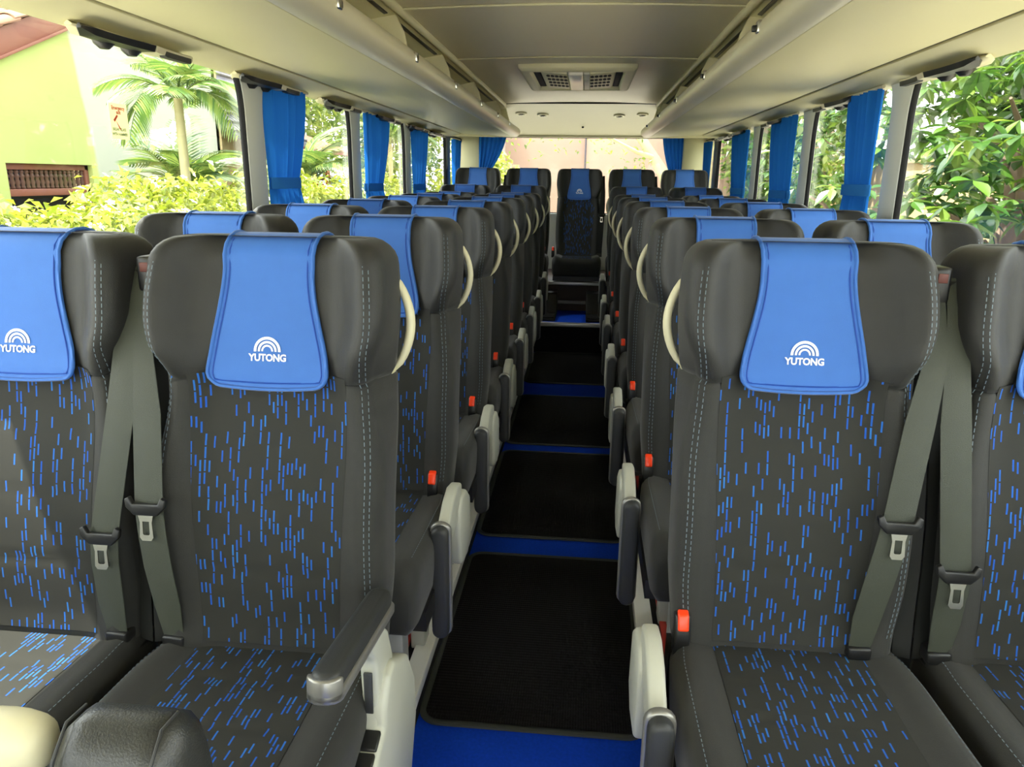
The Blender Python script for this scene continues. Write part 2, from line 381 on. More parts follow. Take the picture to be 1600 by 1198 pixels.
# rear wall with its window
RW0, RW1 = -0.99, 0.99
wr = tag(obj('wall_rear', rbox('wall_rear', WL - .07, WR + .07, YB - .06, YB + .02, 0.2, 1.06, 'wall', .006)), kind='structure')
for x0, x1 in ((WL - .07, RW0), (RW1, WR + .07)):
    obj('corner_panel', prism('corner_panel', [(x0, YB + .02), (x1, YB + .02), (x1, YB - .07), (x0 + .05 if x0 < 0 else x0 + .02, YB - .10), (x0, YB - .1)], 1.06, 2.06, 'z', 'cream_roof', .01), wr)
obj('header', rbox('header', RW0 - .01, RW1 + .01, YB - .06, YB + .02, 1.80, 2.06, 'cream_roof', .006), wr)
g = tag(obj('window_13', rbox('window_13', RW0 - .02, RW1 + .02, YB - .012, YB - .008, 1.04, 1.82, 'glass', .001)), kind='structure')
obj('gasket', tube('gasket', [(x, YB - .02, z) for x, z in arch(RW0, RW1, 1.06, 1.80, .05)], .010, 'blackmatte', n=6, closed=True), g)
# front end behind the camera: low dash wall and a wide windscreen
wf = tag(obj('wall_front', rbox('wall_front', WL - .07, WR + .07, YF - .06, YF, -.06, 0.62, 'wall', .006)), kind='structure')
obj('header', rbox('header', WL - .07, WR + .07, YF - .06, YF, 1.92, 2.06, 'cream_roof', .006), wf)
tag(obj('window_14', rbox('window_14', WL - .05, WR + .05, YF - .035, YF - .03, .62, 1.92, 'glass', .001)), kind='structure')
# roof: outer skin, inner ceiling panels with bright joint strips
rf = tag(obj('roof', prism('roof', [(WL - .07, 2.05), (WR + .07, 2.05), (WR + .02, 2.13), (.7, 2.2), (-.7, 2.2), (WL - .02, 2.13)], YF - .06, YB + .03, 'y', 'cream_roof', .01)), kind='structure')
CE = 0.63
ce = tag(obj('ceiling', prism('ceiling', [(-CE - .02, 2.04), (-CE - .02, 2.012), (CE + .02, 2.012), (CE + .02, 2.04)], YF, 6.6, 'y', 'cream_roof')), kind='structure')
ys = [-2.25, -.65, .55, 1.75, 2.94, 4.14, 6.52]
for a, b in zip(ys[:-1], ys[1:]):
    rows = []
    for y in (a + .012, b - .012):
        rows.append([(x, y, 2.0 + .012 * (1 - (x / CE) ** 2)) for x in lin(-CE, CE, 13)])
    v = [p for r in rows for p in r] + [(p[0], p[1], 2.03) for r in rows for p in r]
    f = [(k, k + 13, k + 14, k + 1) for k in range(12)] + [(26 + k, 26 + k + 1, 26 + k + 14, 26 + k + 13) for k in range(12)]
    f += [(k, k + 1, 26 + k + 1, 26 + k) for k in range(12)] + [(13 + k, 39 + k, 39 + k + 1, 13 + k + 1) for k in range(12)]
    obj('ceiling_panel', mesh('ceiling_panel', v, f, 'ceil'), ce)
for y in ys[1:-1]:
    obj('joint_strip', tube('joint_strip', [(x, y, 1.998 + .012 * (1 - (x / CE) ** 2)) for x in lin(-CE, CE, 9)], .010, 'cream', n=8, flat=.5), ce)
# sloping rear roof panel with air nozzles
def rear_panel_pt(x, t):
    y = 6.52 + 1.16 * t; z = 2.005 - .02 * t - .185 * t * t + .015 * sin(PI * t)
    return (x, y, z - .02 * (abs(x) / .75) ** 4 * (1 - t) * .3)
rows = [[rear_panel_pt(x, t) for x in lin(-.80, .80, 21)] for t in lin(0, 1, 13)]
v = [p for r in rows for p in r]; n = 21; N = len(v)
f = [(i * n + k, (i + 1) * n + k, (i + 1) * n + k + 1, i * n + k + 1) for i in range(12) for k in range(20)]
v += [(p[0], p[1], p[2] + .03) for p in v]; f += [tuple(N + i for i in reversed(q)) for q in f]
tag(obj('trim_5', mesh('trim_5', v, f, 'rear_panel')), kind='structure')
tag(obj('trim_6', tube('trim_6', [rear_panel_pt(x, 0.0) for x in lin(-.66, .66, 9)], .012, 'black', n=8, flat=.5)), kind='structure')
tag(obj('trim_7', rbox('trim_7', RW0, RW1, YB - .10, YB - .06, 1.795, 1.815, 'cream', .004)), kind='structure')

# ------------------------------------------------------------------ luggage racks
def rack(sgn, name_label):
    Y0, Y1 = YF + .02, 6.86
    X = lambda x: sgn * x
    r = thing('luggage_rack', name_label, 'luggage rack', (0, 0, 0), 0, 'overhead luggage racks')
    under = [(.60, 1.752), (.80, 1.766), (1.04, 1.776), (1.04, 1.80), (.60, 1.80)]
    obj('underside_panel', prism('underside_panel', [(X(a), b) for a, b in under], Y0, Y1, 'y', 'rack', .003), r)
    obj('seam', prism('seam', [(X(1.042), 1.784), (X(1.062), 1.784), (X(1.062), 1.80), (X(1.042), 1.80)], Y0, Y1 - .05, 'y', 'black'), r)
    obj('valance', prism('valance', [(X(1.062), 1.776), (X(1.15), 1.758), (X(1.215 if sgn < 0 else 1.235), 1.748), (X(1.215 if sgn < 0 else 1.235), 1.80), (X(1.062), 1.80)], Y0, Y1, 'y', 'rack', .002), r)
    nose = []
    for k in range(11):
        a = math.radians(-90 + 180 * k / 10)
        nose.append((.585 - .055 * cos(a), 1.798 + .046 * sin(a)))
    nose += [(.60, 1.842), (.605, 1.80), (.604, 1.754)]
    obj('front_rail', prism('front_rail', [(X(a), b) for a, b in nose], Y0, Y1 + .02, 'y', 'nose'), r)
    obj('shelf', prism('shelf', [(X(.60), 1.80), (X(1.16), 1.80), (X(1.16), 1.812), (X(.60), 1.812)], Y0, Y1, 'y', 'rack'), r)
    obj('inner_roof', prism('inner_roof', [(X(.645), 1.99), (X(.80), 1.965), (X(.98), 1.90), (X(1.18), 1.80), (X(1.19), 2.04), (X(.645), 2.04)], Y0, Y1, 'y', 'rack'), r)
    obj('upper_rail', tube('upper_rail', [(X(.635), y, 1.995) for y in (Y0, 2, 4, 6.55)], .017, 'cream', n=10), r)
    obj('end_cap', prism('end_cap', [(X(a), b) for a, b in [(.56, 1.762), (.60, 1.752), (1.2, 1.756), (1.19, 2.03), (.66, 2.0), (.62, 1.86), (.56, 1.842), (.53, 1.80)]], Y1, Y1 + .035, 'y', 'rack', .008), r)
    fin = [(.60, 1.806), (.615, 1.86), (.63, 1.93), (.66, 1.99), (.80, 1.968), (.98, 1.905), (1.15, 1.815)]
    div = [.2, 1.15, 2.05, 2.99, 3.92, 5.0, 6.15] if sgn < 0 else [.3, 1.2, 2.12, 3.07, 4.03, 5.2, 6.35]
    for y in div:
        obj('divider', prism('divider', [(X(a), b) for a, b in fin], y - .012, y + .012, 'y', 'cream', .004), r)
    for a, b in zip(div[:-1], div[1:]):
        obj('slot', prism('slot', [(X(.676), 1.9815), (X(.690), 1.979), (X(.690), 1.992), (X(.676), 1.992)], a + .12, b - .06, 'y', 'black'), r)
    clips = [1.05, 1.91, 2.75, 3.56, 4.40, 5.2, 5.95] if sgn < 0 else [1.25, 2.25, 3.22, 4.18, 5.15, 6.1]
    for y in clips:
        c = obj('clip', rbox('clip', -.006, .008, -.014, .014, -.016, .016, 'chrome', .003), r, (X(.533), y, 1.805), (0, 0, 0))
        obj('hook', rbox('hook', -.010, .002, -.006, .006, -.010, .006, 'black', .002), c, (-sgn * .006, .012, 0))
    return r
rack(-1, 'long cream overhead luggage rack above the left windows')
rack(1, 'long cream overhead luggage rack above the right windows')

# ------------------------------------------------------------------ passenger service units along the window heads
def service_unit(sgn, x, y, label):
    """long lozenge: cream body, black upper blade, grey end bar and two black air nozzles; local +y towards the far end"""
    r = thing('service_unit', label, 'service panel', (x, y, 1.749), 0, 'service units over the %s windows' % ('left' if sgn < 0 else 'right'))
    L = .25; m = -1 if sgn > 0 else 1
    def blade(y0, y1, w0, w1, z0, z1, bow, name, mt, ends=(1, 1)):
        loops = []
        for t in lin(0, 1, 9):
            yy = y0 + (y1 - y0) * t; k = (min(1, (t / .12)) if ends[0] else 1) * (min(1, (1 - t) / .12) if ends[1] else 1); k = max(.25, sqrt(k))
            xx = m * (bow * (t - .5) ** 2 * 4 - bow) * .5
            hw = (w0 + (w1 - w0) * t) * k; zb = z0
            loops.append([(xx - hw, yy, zb), (xx - hw * .8, yy, zb - z1 * k), (xx + hw * .8, yy, zb - z1 * k), (xx + hw, yy, zb), (xx, yy, zb + .008)])
        return loft(name, loops, mt)
    obj('body', blade(-L * .95, L * 1.02, .042, .042, -.002, .012, .02, 'body', 'cream'), r, (m * -.01, 0, 0))
    obj('black_blade', blade(-L, L * .12, .026, .030, -.006, .016, .016, 'black_blade', 'black', (1, 0)), r, (m * .026, 0, -.004))
    obj('end_bar', blade(L * .13, L * 1.05, .028, .022, -.006, .016, .012, 'end_bar', 'nose', (0, 1)), r, (m * .030, 0, -.004))
    obj('grey_insert', blade(L * .28, L * .98, .014, .012, -.010, .014, .008, 'grey_insert', 'darkpad'), r, (m * .040, 0, -.006))
    for yy in (-.10, .02):
        nz = obj('nozzle', mesh('nozzle', *revolve([(0, -.026), (.012, -.026), (.026, -.014), (.03, 0)], 14), m='black'), r, (m * -.012, yy, -.012))
        obj('nozzle_ring', mesh('nozzle_ring', *revolve([(.029, -.004), (.035, -.004), (.036, .002), (.029, .004)], 14), m='cream'), nz)
    return r
def revolve(prof, n=16, axis='z'):
    """profile [(r, z)] turned about z"""
    v = []; f = []
    for r, z in prof:
        for k in range(n): a = 2 * PI * k / n; v.append((r * cos(a), r * sin(a), z))
    for i in range(len(prof) - 1):
        for k in range(n): f.append((i * n + k, i * n + (k + 1) % n, (i + 1) * n + (k + 1) % n, (i + 1) * n + k))
    if prof[0][0] > 0.0005: f.append(tuple(range(n - 1, -1, -1)))
    if prof[-1][0] > 0.0005: f.append(tuple(range((len(prof) - 1) * n, len(prof) * n)))
    return v, f
ORD = ['first', 'second', 'third', 'fourth', 'fifth', 'sixth', 'seventh', 'eighth']
for i, y in enumerate((2.06, 2.93, 3.80, 4.66, 5.50, 6.20)):
    service_unit(-1, -1.165, y, 'black and cream service unit above the left windows, %s from the camera' % ORD[i])
for i, y in enumerate((2.60, 3.62, 4.72, 5.82, 6.45)):
    service_unit(1, 1.185, y, 'black and cream service unit above the right windows, %s from the camera' % ORD[i])
for k, o in enumerate([o for o in D.objects if o.name.startswith('service_unit')]):
    pass

# ------------------------------------------------------------------ ceiling vent with lamp
def ceiling_vent():
    r = thing('ceiling_vent', 'cream ceiling ventilation hatch with perforated grilles and a lamp', 'ceiling vent', (0, 4.88, 2.0))
    x0, x1, y0, y1 = -.325, .335, -.50, .50
    fr = MB()
    def ring(xa, xb, ya, yb, z): return [(xa, ya, z), (xb, ya, z), (xb, yb, z), (xa, yb, z)]
    rings = [ring(x0, x1, y0, y1, .012), ring(x0, x1, y0, y1, -.012), ring(x0 + .02, x1 - .02, y0 + .02, y1 - .02, -.026), ring(x0 + .06, x1 - .06, y0 + .06, y1 - .06, -.026), ring(x0 + .075, x1 - .075, y0 + .08, y1 - .08, .01)]
    v, f = loft_geo(rings, False, False); me = mesh('frame', v, f, 'cream'); obj('frame', bev(me, .006, 2), r)
    obj('recess', rbox('recess', x0 + .07, x1 - .07, y0 + .07, y1 - .07, .002, .012, 'cream_roof', .002), r)
    for xa, xb in ((-.255, -.215), (.225, .262)):
        obj('slot', rbox('slot', xa, xb, -.36, .40, -.004, .003, 'darkhole', .001), r)
    hole = mesh('hole', *revolve([(0, -.0005), (.0115, -.0005), (.0115, .001)], 8), m='darkhole')
    for s, xa, xb in ((-1, -.205, -.055), (1, .075, .215)):
        g = obj('grille', prism('grille', [(xa, -.002), (xa, -.016), (xb, -.026), (xb, -.002)] if s < 0 else [(xa, -.002), (xa, -.026), (xb, -.016), (xb, -.002)], -.36, .36, 'y', 'cream', .003), r)
        for i in range(5):
            for j in range(4):
                x = (xa + .035 + i * .025) if s < 0 else (xa + .012 + i * .025)
                t = (x - xa) / (xb - xa); z = (-.016 - .010 * t) if s < 0 else (-.026 + .010 * t)
                obj('hole', hole, g, (x, -.24 + j * .15, z - .0008), (0, 0, 0), (1, 4.2, 1))
    obj('lamp_lens', rbox('lamp_lens', -.052, .036, -.37, .37, -.034, -.002, 'lens', .012, 3), r)
    obj('lamp_switch', rbox('lamp_switch', .037, .073, -.37, .37, -.030, -.002, 'grey_plastic', .006), r)
    obj('switch_plate', rbox('switch_plate', .039, .071, -.13, .12, -.033, -.028, 'steel', .002), r)
ceiling_vent()
for i, (x, t) in enumerate(((-.54, .46), (-.345, .50), (.345, .52), (.55, .48))):
    p = rear_panel_pt(x, t)
    r = thing('air_nozzle', 'small round cream air nozzle, %s from the left on the rear roof panel' % ORD[i], 'air vent', (p[0], p[1], p[2] - .002), 0, 'round air nozzles on the rear roof panel')
    r.rotation_euler = (math.radians(-10), 0, 0)
    obj('rim', mesh('rim', *revolve([(.030, -.004), (.034, -.010), (.046, -.010), (.052, -.004), (.052, .006), (.030, .006)], 20), m='cream'), r)
    obj('ball', mesh('ball', *revolve([(0, -.014), (.014, -.013), (.026, -.007), (.030, .002)], 16), m='cream_roof'), r)
    for k in (-1, 0, 1): obj('slot', rbox('slot', -.003, .003, -.018, .018, -.016, -.010, 'black', .001), r, (k * .011, 0, 0), (0, 0, .5))
p = rear_panel_pt(.018, .80)
cb = tag(obj('roof_sensor', mesh('roof_sensor', *revolve([(0, -.012), (.008, -.011), (.012, -.004), (.012, .004)], 12), m='black'), None, p), 'tiny black round sensor in the middle of the rear roof panel', 'sensor')

# ------------------------------------------------------------------ seats
W = 0.204; Z0 = 0.465; ZS = 0.935; ZT = 1.12; RT = 0.05      # half width, hinge, head seam, start of the top roll, roll radius
def yc(z): return 0.19 * (z - Z0) - 0.016 * sin(PI * max(0, min(1, (z - .50) / .36))) - 0.018 * ss(.90, 1.0, z) * (1 - .4 * ss(1.05, 1.17, z))
def wing(z): return 0.020 + 0.014 * ss(.50, .75, z) + 0.024 * ss(ZS - .01, ZS + .07, z) * (1 - .25 * ss(1.08, 1.17, z))
def Wz(z):
    if z < ZS: return W - .012 * (1 - ss(.44, .60, z)) - .003 * ss(.8, ZS, z)
    return W - .006 + .010 * sin(PI * min(1, (z - ZS) / .22))
def kf(z): return 1 - .10 * (1 - ss(ZS, ZS + .11, z)) if z >= ZS else 1 - .10 * ss(.76, ZS, z)     # the front narrows at the neck
def front(x, z):
    a = abs(x) / (Wz(z) * kf(z))
    return yc(z) - wing(z) * ss(.52, .90, a)
FR = [0, .12, .25, .38, .50, .60, .68, .76, .84, .90, .945, .975, .992, 1.0]
def level_loop(z, T, inset=0.0, zz=None, dz=0.0):
    """closed outline of the backrest at height z; inset pulls everything in (used to round the ends)"""
    zo = z if zz is None else zz
    w_ = Wz(z); out_ = []
    for a in FR:
        t = max(0, (a - .84) / .16); y = front(a * w_ * kf(z), z) + .05 * (1 - sqrt(max(0, 1 - t * t)))
        k = (w_ - inset * .9) / w_ * kf(z)
        out_.append((a * w_ * k, y + inset))
    ym = front(0, z) + T
    k = (w_ - inset * .9) / w_
    back = [(1.0, ym - T * .42), (.99, ym - T * .22), (.95, ym - T * .07), (.86, ym), (.55, ym + .008), (0.0, ym + .012)]
    for a, y in back: out_.append((a * w_ * k, min(y, ym + .02) - inset))
    full = [(x, y, zo) for x, y in out_] + [(-x, y, zo) for x, y in out_[-2:0:-1]]
    return full
def make_backrest():
    loops = [level_loop(.44, .105, .03, .425), level_loop(.44, .105, .012, .43), level_loop(.445, .11)]
    for z in lin(.47, ZS - .006, 15): loops.append(level_loop(z, .112))
    loops.append(level_loop(ZS, .112, .008))
    return loft('backrest', loops, 'charcoal')
def make_head():
    loops = [level_loop(ZS + .004, .105, .014, ZS - .004), level_loop(ZS + .006, .108, .004, ZS), level_loop(ZS + .01, .11, 0)]
    for z in lin(ZS + .025, ZT, 9): loops.append(level_loop(z, .112))
    for k in range(1, 7):
        a = PI / 2 * k / 6; loops.append(level_loop(ZT, .112, RT * .92 * (1 - cos(a)), ZT + RT * sin(a)))
    return loft('headrest', loops, 'leather')
def make_panel():
    rows = []; uv = []
    zs = lin(.468, ZS + .01, 40)
    seams = (.60, .72, .84)
    for z in zs:
        row = []
        hw_ = .126 + .012 * ss(.5, .85, z)
        for x in lin(-hw_, hw_, 19):
            pr = .004 * (1 - ss(hw_ - .008, hw_, abs(x)) * .8)
            for s_ in seams: pr -= .003 * math.exp(-((z - s_) / .006) ** 2) * (1 - ss(hw_ - .02, hw_ - .006, abs(x)))
            row.append((x, front(x, z) - pr, z)); uv.append((x + .2, z))
        rows.append(row)
    return grid('centre_panel', rows, 'pattern', uv)
CB = .926                                       # bottom of the head cover
def chw(z):
    """half width of the head cover at height z"""
    c = .0765 + .029 * (1 - ss(.925, 1.12, z))
    r = .024
    if z < CB + r: c -= r - sqrt(max(0, r * r - (CB + r - z) ** 2))
    return c
def cover_pt(x, s, d):
    """s in 0..1 up the front, 1..2 over the top roll, 2..3 down the back; the cover floats d above the head"""
    if s <= 1:
        z = CB + (ZT - CB) * s - .006 * (1 - s) ** 8 * (1 - (x / .1) ** 2)
        return (x, front(x, max(z, ZS + .03) if z > ZS else z) - d - .016 * (1 - ss(ZS - .02, ZS + .06, z)), z)
    f0 = front(x, ZT); T = .112 + .008
    if s <= 2:
        a = PI * (s - 1); m_ = f0 + (yc(ZT) + T - f0) / 2; hw = (yc(ZT) + T - f0) / 2
        return (x, m_ - (hw + d) * cos(a), ZT + (RT + d) * sin(a) ** .8 if sin(a) > 0 else ZT)
    return (x, yc(ZT) + T + d, ZT - .12 * (s - 2))
def cover_hw(s):
    return chw(CB + (ZT - CB) * s) if s <= 1 else .0765 + .004 * min(1, s - 1)
def make_cover():
    ss_ = [.0, .008, .03, .06, .10, .14] + lin(.19, 1, 14) + lin(1.08, 2, 12) + [2.5, 3]
    rows = [[cover_pt(cover_hw(s) * u, s, .0045) for u in lin(-1, 1, 13)] for s in ss_]
    return grid('head_cover', rows, 'blue')
def make_piping():
    ss_ = [.008, .03, .06, .10, .14] + lin(.19, 1, 14) + lin(1.1, 2, 9) + [3]
    L_ = [cover_pt(-cover_hw(s), s, .0045) for s in ss_][::-1]; R_ = [cover_pt(cover_hw(s), s, .0045) for s in ss_]
    c0 = cover_hw(.008); B_ = [cover_pt(c0 * u, .0, .0045) for u in lin(-.92, .92, 9)]
    return tube('piping', L_ + B_ + R_, .0036, 'blue', n=6)
def make_hem():
    """stitched hem line just inside the piping"""
    def inner(s): return cover_hw(s) - .009
    ss_ = [.05, .07, .10, .14] + lin(.19, 1, 14) + [1.15, 1.3]
    L_ = [cover_pt(-inner(s), s, .005) for s in ss_][::-1]; R_ = [cover_pt(inner(s), s, .005) for s in ss_]
    B_ = [cover_pt(inner(.05) * u, .045, .005) for u in lin(-.92, .92, 9)]
    return tube('hem_stitch', L_ + B_ + R_, .0014, 'blue_pipe', n=5)
def text_mesh(body, size, extr, m):
    cu = D.curves.new('lettering', 'FONT'); cu.body = body; cu.size = size; cu.align_x = 'CENTER'; cu.offset = size * .035; cu.extrude = extr; cu.resolution_u = 3; cu.space_character = .98
    o = D.objects.new('lettering_tmp', cu); COL.objects.link(o)
    me = D.meshes.new_from_object(o.evaluated_get(bpy.context.evaluated_depsgraph_get())); D.objects.remove(o); D.curves.remove(cu)
    return me
def make_emblem():
    """three concentric arches over the lettering, laid on the cover"""
    v = []; f = []
    for ro, ri in ((.0235, .0190), (.0165, .0128), (.0103, .0072)):
        n = 18; b0 = len(v)
        for k in range(n + 1):
            a = math.radians(-3 + 186 * k / n)
            for r_ in (ro, ri): v.append((r_ * cos(a), r_ * sin(a) + .0085))
        for k in range(n): f.append((b0 + 2 * k, b0 + 2 * k + 2, b0 + 2 * k + 3, b0 + 2 * k + 1))
    v3 = [conform(x, z) for x, z in v]
    me = mesh('emblem_arches', v3, f, 'white', smooth=False)
    tm = text_mesh('YUTONG', .0165, 0.0, 'white')
    xs = [q.co.x for q in tm.vertices]; sc = .066 / (max(xs) - min(xs)); mx = (max(xs) + min(xs)) / 2
    for q in tm.vertices:
        x = (q.co.x - mx) * sc; z = q.co.y * .95 - .0075
        q.co = conform(x, z)
    tm.materials.clear(); tm.materials.append(MT['white']); tm.name = 'emblem_lettering'
    return me, tm
def conform(x, z):
    s = (CB + .050 + z - CB) / (ZT - CB); p = cover_pt(x, s, .0058); return Vector(p)
def make_cushion():
    def loop(y, ins=0.0, yy=None, low=0.0):
        w_ = .213 - .010 * ss(-.1, .03, y) - ins * .3
        pts = []
        for a in FR:
            t = max(0, (a - .84) / .16)
            z = ztop(a * .213, y) - .05 * (1 - sqrt(max(0, 1 - t * t))) - low
            pts.append((a * w_, z))
        zb = .325 + ins * .4
        pts += [(.995, .39), (.97, .345), (.90, zb), (.5, zb), (0, zb)] if False else []
        side = [(w_ * .995, min(.39, pts[-1][1] - .01)), (w_ * .975, .345 + ins * .3), (w_ * .92, zb), (w_ * .5, zb), (0, zb)]
        pts += side
        Y = y if yy is None else yy
        return [(x, Y, z) for x, z in pts] + [(-x, Y, z) for x, z in pts[-2:0:-1]]
    loops = [loop(.03, .03, .06, .03), loop(.03, .01, .055, .01)]
    for y in lin(.04, -.40, 14): loops.append(loop(y))
    for k in range(1, 7):
        a = PI / 2 * k / 6; loops.append(loop(-.40, .055 * (1 - cos(a)), -.40 - .06 * sin(a), .05 * (1 - cos(a))))
    return loft('cushion', loops, 'charcoal')
def ztop(x, y):
    a = abs(x) / .213
    return .452 + .022 * ss(.0, -.40, y) * 0 + .022 * max(0, min(1, -y / .40)) + .018 * ss(.55, .86, a) * (1 - .5 * ss(-.05, .04, y)) - .01 * math.exp(-((y + .28) / .1) ** 2) * (1 - a)
def make_cushion_panel():
    rows = []; uv = []
    for y in lin(.035, -.42, 40):
        row = []
        for x in lin(-.13, .13, 19):
            yy = max(y, -.40)
            z = ztop(x, yy) + .004 * (1 - .6 * ss(.122, .13, abs(x))) - (0 if y >= -.40 else .05 * (1 - cos((-.40 - y) / .02 * .34)))
            for s_ in (-.09, -.20, -.31): z -= .003 * math.exp(-((y - s_) / .006) ** 2) * (1 - ss(.11, .124, abs(x)))
            row.append((x, y, z)); uv.append((x + .2, y + 1))
        rows.append(row)
    return grid('cushion_panel', rows, 'pattern', uv)
def stitch_mesh():
    mb = MB()
    for sx in (-1, 1):
        for frac in (.872, .912):
            z = .50
            while z < 1.135:
                for (za, zb) in ((z, z + .0065),):
                    pts = []
                    for zz in (za, zb):
                        for dx in (-.0007, .0007):
                            w_ = Wz(zz) * kf(zz); a = frac / sqrt(kf(zz)); t = max(0, (a - .84) / .16)
                            y = front(a * w_, zz) + .05 * (1 - sqrt(1 - t * t)) - .0012
                            pts.append((sx * (a * w_ + dx), y, zz))
                    mb.add(pts, [(0, 1, 3, 2)])
                z += .0105
    return mb.mesh('stitching', 'stitch', smooth=False)
def cushion_stitch():
    mb = MB()
    for sx in (-1, 1):
        y = 0.0
        while y > -.395:
            pts = []
            for yy in (y, y - .0065):
                for dx in (-.0007, .0007):
                    a = .90; t = (a - .84) / .16
                    w_ = .213 - .010 * ss(-.1, .03, yy)
                    pts.append((sx * (a * w_ + dx), yy, ztop(a * .213, yy) - .05 * (1 - sqrt(1 - t * t)) + .0012))
            mb.add(pts, [(0, 1, 3, 2)]); y -= .0105
    return mb.mesh('cushion_stitching', 'stitch', smooth=False)
SM = {}
SM['backrest'] = make_backrest(); SM['headrest'] = make_head(); SM['centre_panel'] = make_panel()
SM['head_cover'] = make_cover(); SM['piping'] = make_piping(); SM['hem'] = make_hem(); SM['arches'], SM['letters'] = make_emblem()
SM['cushion'] = make_cushion(); SM['cushion_panel'] = make_cushion_panel(); SM['stitch'] = stitch_mesh(); SM['cstitch'] = cushion_stitch()
def side_meshes(sg):
    """parts that sit on one flank; sg = +1 when the aisle is on the seat's +x side"""
    q = {}
    X = lambda a: sg * a
    # grab handle: a bowed bar on the outer edge of the backrest
    path = []; rad = []
    for t in lin(0, 1, 15):
        z = 1.10 - .165 * t; bow = sin(PI * t) ** .7
        y = yc(z) + .085 + .01 * t
        path.append((X(.190 + .034 * bow), y, z)); rad.append(.0058 + .0022 * bow)
    q['handle'] = tube('grab_handle', path, rad, 'cream', n=10, flat=1.35, up=(0, 1, 0))
    q['handle_plate'] = prism('handle_plate', [(yc(1.0) + .062, .93), (yc(1.0) + .092, .925), (yc(1.0) + .12, 1.11), (yc(1.0) + .085, 1.115)], X(.186), X(.195), 'x', 'cream', .004)
    # console on the aisle side of the seat frame
    xa, xb = sorted((X(.208), X(.250)))
    q['console'] = prism('side_console', [(.075, .43), (.02, .47), (-.05, .475), (-.085, .45), (-.09, .38), (-.065, .29), (.03, .27), (.09, .30)], xa, xb, 'x', 'grey_plastic', .010, 3)
    q['console_long'] = prism('side_console', [(.085, .36), (.04, .44), (-.05, .49), (-.085, .485), (-.116, .44), (-.119, .41), (-.195, .385), (-.25, .33), (-.28, .22), (-.28, .16), (.03, .16), (.09, .28)], xa, xb, 'x', 'grey_plastic', .010, 3)
    q['recess'] = prism('recess', [(-.0585, .105), (-.0475, .03), (-.044, .03), (-.052, .105)], X(.228) - .007, X(.228) + .007, 'x', 'darkpad', .002)
    q['rib'] = prism('rib', [(-.0855, .486), (-.1175, .4395), (-.110, .437), (-.080, .482)], X(.226) - .0012, X(.226) + .0012, 'x', 'darkpad')
    xa, xb = sorted((X(.212), X(.243)))
    q['button'] = prism('recline_button', [(-.124, .413), (-.156, .4025), (-.156, .392), (-.124, .403)], xa, xb, 'x', 'black', .003)
    q['button2'] = prism('recline_button', [(-.160, .401), (-.192, .3905), (-.192, .380), (-.160, .391)], xa, xb, 'x', 'black', .003)
    # armrest in its upright position about the pivot (0, 0)
    arm = [(.045, -.03), (.058, .03), (.045, .09), (.015, .145), (-.03, .178), (-.13, .178), (-.138, .166), (-.085, .150), (-.055, .125), (-.040, .06), (-.05, .0), (-.04, -.035)]
    xa, xb = sorted((X(.213), X(.243)))
    q['arm'] = prism('armrest', arm, xa, xb, 'x', 'grey_plastic', .008, 3)
    # pad: stadium outline seen from above, thick and rounded
    cxp = X(.228); hw = .0205; y0, y1 = -.262, .030
    ol = []
    for k in range(9): a = PI * k / 8; ol.append((cxp + hw * cos(a), y1 - hw + hw * sin(a)))
    for k in range(9): a = PI + PI * k / 8; ol.append((cxp + hw * cos(a), y0 + hw + hw * sin(a)))
    q['pad'] = prism('pad', ol, .182, .214, 'z', 'darkpad', .010, 3)
    ol2 = [(cxp + (x - cxp) * 1.22, (y - (y0 + y1) / 2) * 1.03 + (y0 + y1) / 2) for x, y in ol]
    q['rim'] = prism('rim', ol2, .174, .190, 'z', 'satin', .004, 2)
    cap = [(x_, y_) for x_, y_ in ol2[8:] if y_ < y0 + .035] 
    q['cap'] = prism('end_cap', cap, .176, .208, 'z', 'satin', .003, 2)
    # buckle with red button
    q['buckle'] = bev(prism('buckle', [(-.020, .44), (-.026, .485), (-.012, .522), (.006, .522), (.014, .44)], -.014, .014, 'x', 'black'), .004)
    q['redbutton'] = bev(prism('release_button', [(-.029, .500), (-.019, .526), (-.004, .530), (.000, .524), (-.013, .513), (-.022, .496)], -.0095, .0095, 'x', 'red'), .003)
    # shoulder belt on the inner flank (towards the neighbouring seat)
    I = lambda a: -sg * a
    def ribbon(name, pts, wd, m):
        rows = [[(x - wd[i] / 2, y + .006 * (1 if False else 0), z), (x, y - .004, z), (x + wd[i] / 2, y, z)] for i, (x, y, z) in enumerate(pts)]
        v = [p for r in rows for p in r] + [(p[0], p[1] + .0016, p[2]) for r in rows for p in r]
        n_ = len(rows); f = []
        for i in range(n_ - 1):
            for k in range(2):
                f.append((i * 3 + k, i * 3 + k + 1, i * 3 + k + 4, i * 3 + k + 3)); b = 3 * n_; f.append((b + i * 3 + k, b + i * 3 + k + 3, b + i * 3 + k + 4, b + i * 3 + k + 1))
        return mesh(name, v, f, m, angle=50)
    return q
SIDE = {1: side_meshes(1), -1: side_meshes(-1)}
SM['frame'] = MB().box(-.205, .205, -.36, .02, .285, .335).box(-.2, .2, .0, .05, .32, .44).mesh('seat_frame', 'black')
SM['leg'] = rbox('leg', -.02, .02, -.03, .03, .0, .29, 'steel', .004)
SM['shell'] = None
